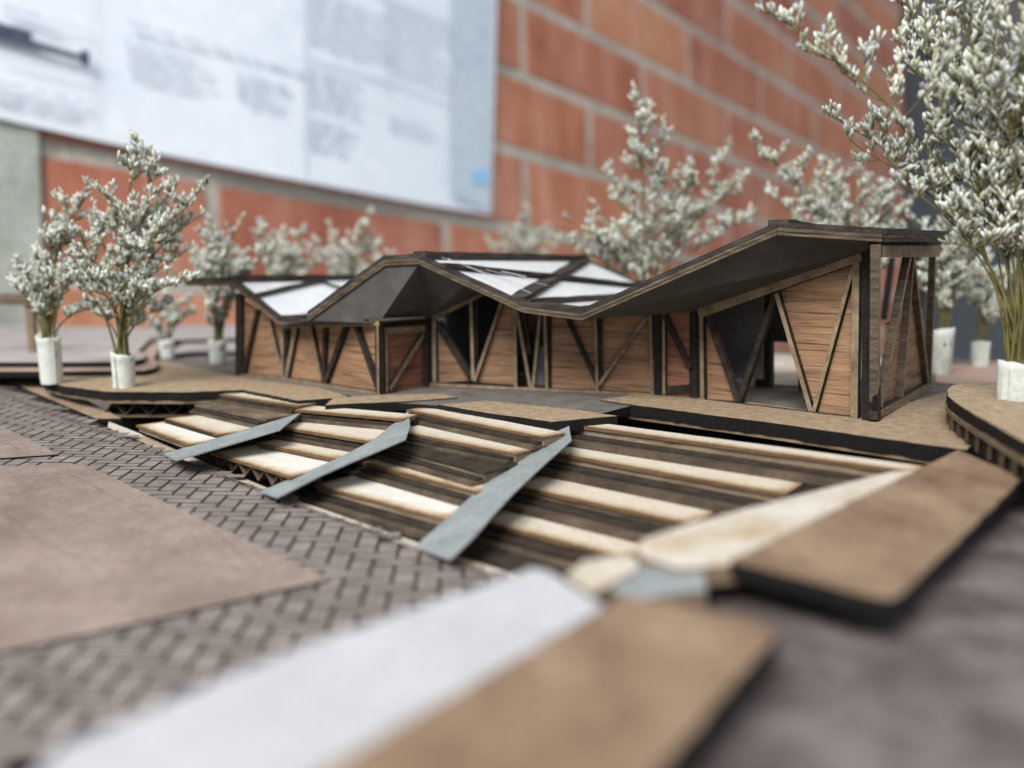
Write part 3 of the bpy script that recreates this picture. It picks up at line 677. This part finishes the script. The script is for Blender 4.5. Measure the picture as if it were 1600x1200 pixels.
panel(FM, [z5(555, 365), z5(632, 365), z5(610, 470), z5(575, 480)], -2.0, 0.1, 'plyedge', 'inner_card'); panel(FM, [z5(628, 560), z5(660, 555), z5(665, 785), z5(612, 785)], -2.2, 0.1, 'white', 'inner_card')
# --- link face
FK = Face((1030, 618), (1090, 624))
panel(FK, [z5(1300, 365), z5(1450, 355), z5(1452, 838), z5(1300, 820)], -0.25, m='veneer_red')
strip(FK, z5(1310, 390), z5(1450, 680), 8, mats=('burnt', 'burnt')); strip(FK, z5(1302, 372), z5(1450, 366), 6, 'top_rail', mats=('plyedge', 'burnt')); strip(FK, z5(1310, 380), z5(1312, 820), 4.5, 'post')
strip(FK, z5(1320, 800), z5(1450, 790), 12, 'bottom_rail', mats=('burnt', 'burnt'), o=-0.1)
# --- right wing
FR = Face((1092, 623), (1336, 654))
strip(FR, z6(66, 440), z6(66, 868), 13, 'post', mats=('glue', 'glue'), o=0.05); strip(FR, z6(104, 460), z6(110, 876), 7, 'post')
strip(FR, z6(92, 474), z6(845, 208), 15, 'top_rail', o=0.03); strip(FR, z6(822, 195), z6(812, 960), 11, 'post', o=0.02)
panel(FR, [z6(122, 500), z6(265, 878), z6(124, 868)], -0.3); panel(FR, [z6(458, 370), z6(830, 235), z6(825, 945), z6(625, 940)], -0.3)
strip(FR, z6(135, 480), z6(272, 880), 9, mats=('burnt', 'burnt')); strip(FR, z6(445, 385), z6(278, 885), 8, mats=('burnt', 'burnt'), o=-0.02)
strip(FR, z6(452, 380), z6(612, 925), 7, o=-0.01); strip(FR, z6(805, 265), z6(625, 928), 6); strip(FR, z6(112, 878), z6(815, 962), 5, 'bottom_rail', o=0.03)
# interior of the right wing: grey partition, dark wall with an opening
FI = Face((1092, 623), (1336, 654)); FI.A = FI.A - FI.n * 4.0
panel(FI, [(1112, 455), (1192, 420), (1192, 592), (1112, 592)], 0, 0.1, 'greypart', 'partition')
FI2 = Face((1092, 623), (1336, 654)); FI2.A = FI2.A - FI2.n * 6.0
panel(FI2, [(1180, 470), (1204, 470), (1204, 610), (1180, 610)], 0, 0.4, 'soffit', 'pier'); panel(FI2, [(1247, 500), (1262, 500), (1262, 614), (1247, 614)], 0, 0.4, 'soffit', 'pier')
# --- right end face
FS = Face((1374, 656), (1456, 606))
strip(FR, z6(872, 165), z6(872, 965), 16, 'post', mats=('glue', 'glue'), o=0.12); strip(FR, z6(902, 170), z6(912, 970), 8, 'post', mats=('char', 'burnt'), o=0.16)
strip(FS, z9(160, 150), z9(150, 1115), 12, 'post', mats=('tan', 'fasc')); strip(FS, z9(470, 165), z9(440, 945), 10, 'post', w2=7, mats=('tan', 'fasc'))
strip(FS, z9(172, 186), z9(492, 186), 18, 'top_rail', o=0.04); strip(FS, z9(140, 1095), z9(446, 925), 13, 'bottom_rail', o=0.04, mats=('plyedge', 'burnt'))
strip(FS, z9(330, 215), z9(168, 1050), 12, o=-0.03, mats=('tan', 'fasc')); strip(FS, z9(352, 190), z9(286, 990), 7, 'post', mats=('tan', 'fasc')); strip(FS, z9(350, 215), z9(432, 945), 8, o=-0.03, mats=('tan', 'fasc'))
panel(FS, [z9(200, 560), z9(275, 560), z9(275, 1015), z9(175, 1050)], -0.3); panel(FS, [z9(300, 480), z9(395, 500), z9(425, 935), z9(290, 990)], -0.3)
FT = Face((1374, 656), (1456, 606)); FT.A = FT.A - FT.n * 3.2
strip(FT, z9(240, 225), z9(195, 560), 11, mats=('char', 'char')); strip(FT, z9(385, 215), z9(360, 560), 9, 'post', mats=('burnt', 'burnt')); strip(FT, z9(425, 215), z9(395, 600), 4, 'post', mats=('burnt', 'burnt'))

strip(FS, z9(150, 135), z9(500, 132), 17, 'infill', o=-0.1, mats=('burnt', 'burnt'))
# --- roof
bkL = Vector((5.2, 8.2, 0.1)); bk = Vector((6.4, 8.6, 0.12))
A0, A1, A2 = atY(292, 438, 45.0), atY(365, 437, 43.2), atY(440, 500, 40.8)
A3b = atY(490, 501, 39.6)
A3, A4, A5 = atY(482, 491, 37.4), atY(602, 404, 36.6), atY(655, 401, 36.0)
A6, A7 = atY(818, 476, 34.6), atY(910, 488, 33.4)
A8, A9, A10 = atY(1215, 353, 29.6), atY(1378, 363, 28.4), atY(1478, 366, 35.8)
def plate(a, b, ba, bb, top, under, name, th=0.12):
    q = [a, b, b + bb, a + ba]; n = (q[1] - q[0]).cross(q[3] - q[0])
    if n.z < 0: q.reverse()
    mb = MB(); mb.prism(q, (0, 0, -th), 0, 1, 1); return mb.build(name, [M[top], M[under]], bld)
def edge(a, b, w=0.34, t=0.3, name='roof_rib', lift=0.12, m=('roofdark', 'roofdark')):
    up = Vector((0, 0, 1)); mb = MB()
    n = max(2, int((b - a).length / 0.8)); c = (b - a).cross(up).normalized(); q = up
    # slightly uneven hand-cut strip
    prev = None
    for i in range(n + 1):
        p = a.lerp(b, i / n) + up * lift; j = lambda s: random.uniform(-s, s)
        ringp = [p + c * (w / 2 + j(0.02)) + up * j(0.02), p - c * (w / 2 + j(0.02)) + up * j(0.02), p - c * (w / 2) - up * t, p + c * (w / 2) - up * t]
        b0 = len(mb.v); mb.v += ringp
        if prev is not None:
            for k in range(4):
                mb.f.append((prev + k, prev + (k + 1) % 4, b0 + (k + 1) % 4, b0 + k)); mb.m.append(0)
        else: mb.f.append((b0 + 3, b0 + 2, b0 + 1, b0)); mb.m.append(1)
        prev = b0
    mb.f.append((prev, prev + 1, prev + 2, prev + 3)); mb.m.append(1)
    return mb.build(name, [M[m[0]], M[m[1]]], bld)
dn = lambda p, d=0.22: p - Vector((0, 0, d))
fw = lambda p, d=0.12: p + Vector((-0.35, -0.9, 0)) * d
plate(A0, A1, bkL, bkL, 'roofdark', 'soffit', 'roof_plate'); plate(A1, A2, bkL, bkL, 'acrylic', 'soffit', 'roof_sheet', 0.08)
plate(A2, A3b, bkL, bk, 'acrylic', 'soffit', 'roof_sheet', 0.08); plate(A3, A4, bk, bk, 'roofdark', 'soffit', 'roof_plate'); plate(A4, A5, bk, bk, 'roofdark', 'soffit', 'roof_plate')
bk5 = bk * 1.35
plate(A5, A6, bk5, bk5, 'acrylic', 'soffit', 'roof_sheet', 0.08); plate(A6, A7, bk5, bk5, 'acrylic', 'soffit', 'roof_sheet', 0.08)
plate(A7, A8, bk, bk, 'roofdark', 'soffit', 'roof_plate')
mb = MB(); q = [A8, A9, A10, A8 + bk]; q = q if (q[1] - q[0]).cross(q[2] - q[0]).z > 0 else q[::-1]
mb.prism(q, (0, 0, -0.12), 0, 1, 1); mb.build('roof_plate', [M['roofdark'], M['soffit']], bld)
for a, b in ((A0, A1), (A1, A2), (A2, A3b), (A3, A4), (A4, A5), (A5, A6), (A6, A7), (A7, A8), (A8, A9), (A9, A10)):
    edge(a, b, 0.3, 0.2, 'fascia', 0.14)
    edge(fw(dn(a, 0.07), 0.05), fw(dn(b, 0.07), 0.05), 0.26, 0.13, 'fascia_board', 0.0, ('fasc', 'burnt'))
    edge(fw(dn(a, 0.21), 0.02), fw(dn(b, 0.21), 0.02), 0.24, 0.13, 'fascia_board', 0.0, ('fasc', 'burnt'))
for a, v in ((A1, bkL), (A2, bkL), (A5, bk5), (A6, bk5), (A7, bk), (A8, bk)): edge(a, a + v, 0.75, 0.36, 'roof_rib', 0.24)
edge(A0 + bkL * 0.9, A1 + bkL, 0.3, 0.15); edge(A1 + bkL, A2 + bkL, 0.3, 0.15); edge(A5 + bk5, A6 + bk5, 0.3, 0.15)
def on(a, b, v, s, t): return a.lerp(b, s) + v * t
edge(on(A1, A2, bkL, 0.45, 0), on(A1, A2, bkL, 0.1, 0.62), 0.5, 0.1, 'roof_rib', 0.18); edge(on(A1, A2, bkL, 0.1, 0.62), on(A1, A2, bkL, 0.9, 1.0), 0.5, 0.1, 'roof_rib', 0.18)
edge(on(A5, A6, bk5, 0.93, 0), on(A5, A6, bk5, 0.05, 0.97), 0.85, 0.2, 'roof_rib', 0.18); edge(on(A5, A6, bk5, 0.22, 0.0), on(A5, A6, bk5, 0.8, 1.0), 0.8, 0.2, 'roof_rib', 0.2)
edge(A6 + bk5 * 0.05, A7 + bk * 0.05, 0.9, 0.2, 'roof_rib', 0.16)
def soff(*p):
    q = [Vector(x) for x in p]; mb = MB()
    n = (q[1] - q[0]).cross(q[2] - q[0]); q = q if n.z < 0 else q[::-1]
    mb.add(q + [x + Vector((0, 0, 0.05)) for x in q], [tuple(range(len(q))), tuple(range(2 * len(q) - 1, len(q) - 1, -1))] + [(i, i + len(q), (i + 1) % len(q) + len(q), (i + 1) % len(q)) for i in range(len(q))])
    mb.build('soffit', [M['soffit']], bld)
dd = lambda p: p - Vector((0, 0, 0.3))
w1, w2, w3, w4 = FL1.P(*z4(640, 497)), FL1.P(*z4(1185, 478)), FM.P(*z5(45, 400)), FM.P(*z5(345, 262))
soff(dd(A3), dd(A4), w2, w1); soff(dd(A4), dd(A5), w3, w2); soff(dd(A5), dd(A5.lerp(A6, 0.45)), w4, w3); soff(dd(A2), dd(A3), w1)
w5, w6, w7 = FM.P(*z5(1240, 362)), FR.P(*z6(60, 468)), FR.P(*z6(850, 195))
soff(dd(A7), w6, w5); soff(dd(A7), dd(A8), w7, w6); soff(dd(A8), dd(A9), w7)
# hot-glue threads pulled across the roof
for (p, q, r_) in (((700, 404, 36.5), (830, 458, 35), 0.012), ((735, 415, 37), (855, 446, 37), 0.01), ((690, 402, 36), (800, 440, 36), 0.01), ((783, 424, 37), (822, 432, 37), 0.02)):
    P, Q = atY(*p), atY(*q); mb = MB(); mb.bar(P, Q, r_ * 2, r_ * 2, (0, -1, 0.2), 0, 0); mb.build('glue_thread', [M['white']], bld)
# back walls, so that the wings are closed behind
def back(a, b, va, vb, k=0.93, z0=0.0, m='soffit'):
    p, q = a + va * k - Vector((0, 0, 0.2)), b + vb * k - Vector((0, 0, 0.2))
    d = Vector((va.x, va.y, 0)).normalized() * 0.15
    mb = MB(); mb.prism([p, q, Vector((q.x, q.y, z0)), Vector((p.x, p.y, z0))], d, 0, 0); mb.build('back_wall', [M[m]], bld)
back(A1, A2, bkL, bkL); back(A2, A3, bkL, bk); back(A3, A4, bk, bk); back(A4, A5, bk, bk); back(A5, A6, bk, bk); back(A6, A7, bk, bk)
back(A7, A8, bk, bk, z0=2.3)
# ================================================================== dried-flower trees
def floret_template():
    n = 5; prof = [(0.0, 0.03), (0.3, 0.11), (0.75, 0.15), (1.0, 0.04)]
    v = []; f = []
    for h, r in prof:
        for i in range(n): a = 2 * math.pi * i / n; v.append((r * math.cos(a), r * math.sin(a), h))
    for k in range(len(prof) - 1):
        for i in range(n): f.append((k * n + i, k * n + (i + 1) % n, (k + 1) * n + (i + 1) % n, (k + 1) * n + i))
    f.append(tuple(range((len(prof) - 1) * n, len(prof) * n)))
    return np.array(v), f
FV, FF = floret_template()
def tube(mb, pts, r0, r1, sides=5):
    n = len(pts); prev = None
    for i, p in enumerate(pts):
        d = (pts[min(i + 1, n - 1)] - pts[max(i - 1, 0)]).normalized()
        x = d.orthogonal().normalized(); y = d.cross(x); r = r0 + (r1 - r0) * i / max(1, n - 1)
        b0 = len(mb.v)
        for k in range(sides):
            a = 2 * math.pi * k / sides; mb.v.append(p + x * (r * math.cos(a)) + y * (r * math.sin(a)))
        if prev is not None:
            for k in range(sides):
                mb.f.append((prev + k, prev + (k + 1) % sides, b0 + (k + 1) % sides, b0 + k)); mb.m.append(0)
        prev = b0
def bez(a, b, c, n): return [a * ((1 - t) ** 2) + b * (2 * t * (1 - t)) + c * (t * t) for t in [i / n for i in range(n + 1)]]
PAL = [(0.62, 0.65, 0.55), (0.76, 0.79, 0.72), (0.40, 0.41, 0.29), (0.63, 0.67, 0.64), (0.40, 0.41, 0.45)]
def tree(label, base, vase_r, vase_h, tips, seed, fl=0.30, dens=1.0, tint=0.15, group='dried flower trees in paper tubes', r_stem=0.07, spread=0.5):
    rr = random.Random(seed); fl *= 0.80; t = empty('flower_tree', base, label, 'model tree', group)
    base = Vector(base); n = 16; mb = MB()
    # paper tube, rolled and slightly uneven
    rings = []
    for k, h in enumerate((0, 0.15, 0.5, 0.85, 1.0)):
        rings.append(len(mb.v))
        for i in range(n):
            a = 2 * math.pi * i / n; rad = vase_r * (0.93 + 0.05 * math.sin(3 * a + seed + k * 0.6) + 0.035 * math.sin(7 * a + 2 * seed + k) + (0.05 + 0.03 * math.sin(seed)) * k)
            zt = vase_h * h + (0.22 * vase_r * math.sin(a + seed) + 0.05 * vase_r * math.sin(5 * a) if h == 1.0 else 0)
            mb.v.append(base + Vector((rad * math.cos(a), rad * math.sin(a), zt)))
    for k in range(4):
        for i in range(n):
            mb.f.append((rings[k] + i, rings[k] + (i + 1) % n, rings[k + 1] + (i + 1) % n, rings[k + 1] + i)); mb.m.append(0)
    inner = len(mb.v)
    for i in range(n):
        p = mb.v[rings[4] + i]; c = base + Vector((0, 0, p.z - base.z)); mb.v.append(c + (p - c) * 0.9)
    low = len(mb.v)
    for i in range(n): mb.v.append(mb.v[inner + i] - Vector((0, 0, vase_h * 0.4)))
    for i in range(n):
        j = (i + 1) % n
        mb.f += [(rings[4] + i, rings[4] + j, inner + j, inner + i), (inner + i, inner + j, low + j, low + i)]; mb.m += [0, 0]
    mb.f.append(tuple(low + i for i in range(n))); mb.m.append(0)
    mb.build('paper_tube', [M['paper']], t, smooth=True)
    sm = MB(); a0 = -1.9 + 0.9 * math.sin(seed * 1.7); q = []
    for k, h in enumerate((0.02, 0.5, 0.97)):
        for da in (0.0, 0.35): q.append(base + Vector((vase_r * (1.08 + 0.1 * h) * math.cos(a0 + da), vase_r * (1.08 + 0.1 * h) * math.sin(a0 + da), vase_h * h)))
    sm.add(q, [(0, 1, 3, 2), (2, 3, 5, 4)]); sm.build('paper_seam', [M['paper']], t)
    st = MB(); pos, dirs, siz = [], [], []
    def floret(p, d, s): pos.append(p); dirs.append(d); siz.append(s)
    def cluster(p, d, k):
        for _ in range(k):
            dd = (d * 1.0 + Vector((rr.uniform(-1, 1), rr.uniform(-1, 1), rr.uniform(-0.6, 1))) * 0.55).normalized()
            floret(p + Vector((rr.uniform(-1, 1), rr.uniform(-1, 1), rr.uniform(-1, 1))) * fl * 0.25, dd, fl * rr.choice((0.7, 0.9, 1.1, 1.3, 1.6)) * rr.uniform(0.9, 1.1))
    def spike(p0, d0, L, depth):
        """a branchlet with florets set along its upper side"""
        k = max(3, int(L / (fl * 0.7))); d = d0.normalized(); pts = [p0]; p = p0
        for i in range(k):
            d = (d + Vector((rr.uniform(-1, 1), rr.uniform(-1, 1), rr.uniform(-0.5, 1))) * 0.13).normalized(); p = p + d * (L / k); pts.append(p)
        tube(st, pts, r_stem * 0.45, r_stem * 0.2, 4)
        for i, q in enumerate(pts[1:]):
            f = (i + 1) / k
            if f > 0.3:
                if rr.random() < 0.95 * dens: cluster(q, (d * 0.6 + Vector((0, 0, 0.7)) + Vector((rr.uniform(-1, 1), rr.uniform(-1, 1), 0)) * 0.5).normalized(), rr.choice((2, 3, 3, 4)))
            if depth > 0 and f > 0.25 and rr.random() < 0.5:
                side = Vector((rr.uniform(-1, 1), rr.uniform(-1, 1), rr.uniform(0.1, 1))).normalized()
                spike(q, (d + side * 1.1).normalized(), L * rr.uniform(0.25, 0.45), depth - 1)
    for (tip, cl, nb_) in tips:
        b0 = base + Vector((rr.uniform(-1, 1) * vase_r * 0.5, rr.uniform(-1, 1) * vase_r * 0.5, vase_h * 0.7))
        L = (tip - b0).length
        ctl = b0 + Vector((0, 0, 1)) * L * spread + (tip - b0) * 0.12
        pts = bez(b0, ctl, tip, 16); tube(st, pts, r_stem, r_stem * 0.35, 5)
        for k in range(int(nb_ * 1.25)):
            f = rr.uniform(cl, 0.97); i = min(15, int(f * 16)); p = pts[i].lerp(pts[i + 1], f * 16 - i)
            ax = (pts[i + 1] - pts[i]).normalized(); side = Vector((rr.uniform(-1, 1), rr.uniform(-1, 1), rr.uniform(-0.25, 0.8))).normalized()
            spike(p, (ax * 0.55 + side).normalized(), L * rr.uniform(0.10, 0.2) * (1.25 - f * 0.75), 1)
        spike(pts[-1], (pts[-1] - pts[-2]).normalized(), L * 0.1, 1)
    st.build('stems', [M['stem']], t, smooth=True)
    if pos:
        P = np.array([tuple(p) for p in pos]); D = np.array([tuple(d) for d in dirs]); D /= np.linalg.norm(D, axis=1)[:, None]
        s = np.array(siz)[:, None, None]; h = np.where(np.abs(D[:, 2:3]) > 0.9, np.array([[1., 0, 0]]), np.array([[0, 0, 1.]]))
        X = np.cross(D, h); X /= np.linalg.norm(X, axis=1)[:, None]; Y = np.cross(D, X)
        V = P[:, None, :] + s * (FV[None, :, 0:1] * X[:, None, :] + FV[None, :, 1:2] * Y[:, None, :] + FV[None, :, 2:3] * D[:, None, :])
        m = len(P); nv_ = len(FV)
        faces = [tuple(i + k * nv_ for i in f) for k in range(m) for f in FF]
        rs = np.random.RandomState(seed); pal = np.array(PAL)[rs.choice(len(PAL), m, p=[0.27, 0.29, 0.24, 0.2 - tint, tint])] * rs.uniform(0.9, 1.1, (m, 1))
        pal = np.clip(pal, 0, 0.85)
        basec = np.array([0.24, 0.21, 0.10])
        hgt = np.clip(FV[:, 2] * 1.5 - 0.1, 0, 1)[None, :, None]
        colr = basec * (1 - hgt) + pal[:, None, :] * hgt
        colr = np.concatenate([colr, np.ones((m, nv_, 1))], 2).reshape(-1, 4)
        o = mk('blossoms', V.reshape(-1, 3), faces, [M['floret']], t, col=colr, smooth=True); o['kind'] = 'stuff'
    return len(pos)
def tp(lst, Y, cl=0.35, nb_=14, dy=1.5, seed=1):
    rr = random.Random(seed); return [(atY(x, y, Y + rr.uniform(-dy, dy)), c if c is not None else cl, b if b else nb_) for (x, y, c, b) in [(q + (None, None))[:4] for q in lst]]
cnt = 0
# left front tree
b1 = G(194, 605, 0)
cnt += tree('full pale flower tree in a white tube, in front on the left slab', b1, 0.55, 1.75,
     tp([(212, 250, 0.68, 10), (238, 275, 0.55, 12), (262, 305, 0.5, 14), (298, 312, 0.62, 12), (295, 350, 0.55), (282, 398), (252, 355), (215, 345), (180, 318, 0.55), (150, 340, 0.55), (122, 372, 0.55), (108, 420, 0.55), (142, 432), (190, 402), (240, 420), (288, 440), (135, 482, 0.55), (258, 478)], b1.y, 0.4, 13, 2.0, 11), 11, 0.32)
b2 = G(81, 599, 0.0)
cnt += tree('darker flower tree in a taller tube, farthest left on the slab', b2, 0.55, 2.55,
     tp([(130, 310, 0.55), (100, 370), (60, 400), (35, 420), (140, 400), (25, 445, 0.6), (60, 470, 0.6), (110, 440), (140, 480, 0.6), (90, 330, 0.6)], b2.y + 0.5, 0.45, 12, 1.6, 12), 12, 0.32, tint=0.19)
b3 = G(341, 568, 0.0)
cnt += tree('blurred flower tree just behind the left end of the building', b3, 0.5, 1.55,
     tp([(330, 365), (370, 360), (400, 375), (300, 400), (350, 400), (420, 395), (320, 430), (390, 420), (360, 470), (330, 480)], b3.y, 0.4, 12, 2, 13), 13, 0.36)
b4 = G(262, 560, 0.0)
cnt += tree('low flower tree in a short tube behind the front left trees', b4, 0.45, 1.3,
     tp([(235, 470), (262, 455), (290, 470), (300, 490), (230, 500), (275, 500)], b4.y, 0.4, 9, 1.5, 14), 14, 0.34)
for k, (bx, by, tips, lab) in enumerate([
        (440, 548, [(410, 365), (440, 375), (470, 372), (455, 400), (420, 410), (480, 395), (500, 410)], 'blurred flower tree behind the left wing, beside its roof edge'),
        (545, 545, [(575, 352, 0.6, 10), (520, 370), (545, 380), (590, 385), (600, 405), (500, 385), (560, 400), (610, 415)], 'blurred flower tree behind the left wing with one long twig')]):
    b = G(bx, by, -0.05)
    cnt += tree(lab, b, 0.5, 1.5, tp(tips, b.y, 0.4, 13, 2, 20 + k), 20 + k, 0.38)
b = atY(820, 470, 78.0); b.z = 0
cnt += tree('faint pinkish flower tree far off behind the middle roof', b, 0.5, 1.6, tp([(820, 340, 0.6), (790, 372), (850, 365), (770, 385), (870, 385), (830, 380), (805, 365)], 78, 0.5, 9, 2, 31), 31, 0.45)
b = atY(1010, 560, 50.0); b.z = 0
cnt += tree('tall flower tree rising behind the valley of the roof', b, 0.55, 1.6,
     tp([(1000, 188, 0.66, 12), (1030, 235, 0.55, 14), (1118, 262, 0.78, 6), (960, 290), (1070, 290), (1140, 300), (900, 350, 0.5), (1100, 330), (940, 340), (1160, 345, 0.6), (1010, 330), (1060, 340), (885, 380, 0.5), (980, 370)], 50, 0.45, 14, 2, 32), 32, 0.40)
b = atY(1330, 560, 47.0); b.z = 0
cnt += tree('wide flower tree showing above the right end of the roof', b, 0.55, 1.6,
     tp([(1200, 245, 0.7, 10), (1240, 290), (1290, 275, 0.5), (1345, 285), (1400, 290, 0.6), (1260, 320), (1310, 310), (1370, 315), (1420, 320), (1220, 320, 0.6)], 47, 0.45, 13, 1.5, 33), 33, 0.36)
b = G(1469, 584, 0.0)
cnt += tree('flower tree in a tall tube just right of the end wall', b, 0.5, 2.6,
     tp([(1430, 350), (1480, 330), (1520, 380), (1455, 400), (1500, 430), (1440, 440, 0.6), (1530, 430), (1475, 460, 0.6), (1510, 300), (1550, 350)], b.y, 0.4, 12, 2, 34), 34, 0.34)
b = G(1530, 572, 0.0)
cnt += tree('blurred flower tree farthest back at the right', b, 0.5, 1.5,
     tp([(1500, 430), (1540, 410), (1570, 440), (1520, 460), (1560, 480), (1590, 420)], b.y, 0.5, 11, 2, 35), 35, 0.36)
# big front right tree
b = G(1583, 624, ZR)
cnt += tree('largest flower tree, in sharp focus on the round platform at right', b, 0.56, 1.3,
     tp([(1262, 62, 0.6, 9), (1330, 200, 0.7, 10), (1420, 20, 0.5, 18), (1480, -40, 0.5, 18), (1440, 110, 0.5, 16), (1350, 235, 0.7, 8), (1540, -30, 0.4, 18), (1500, 90, 0.45, 16), (1600, 20, 0.4, 18),
         (1470, 200, 0.55, 14), (1560, 120, 0.4, 18), (1430, 300, 0.6, 12), (1650, 100, 0.4, 16), (1530, 230, 0.5, 14), (1600, 240, 0.45, 14), (1480, 320, 0.6, 10), (1680, 260, 0.5, 12), (1560, 330, 0.6, 8), (1700, 0, 0.5, 12), (1620, 340, 0.6, 8)], b.y, 0.4, 14, 2.2, 36), 36, 0.34, r_stem=0.06, spread=0.42)
print('florets', cnt)
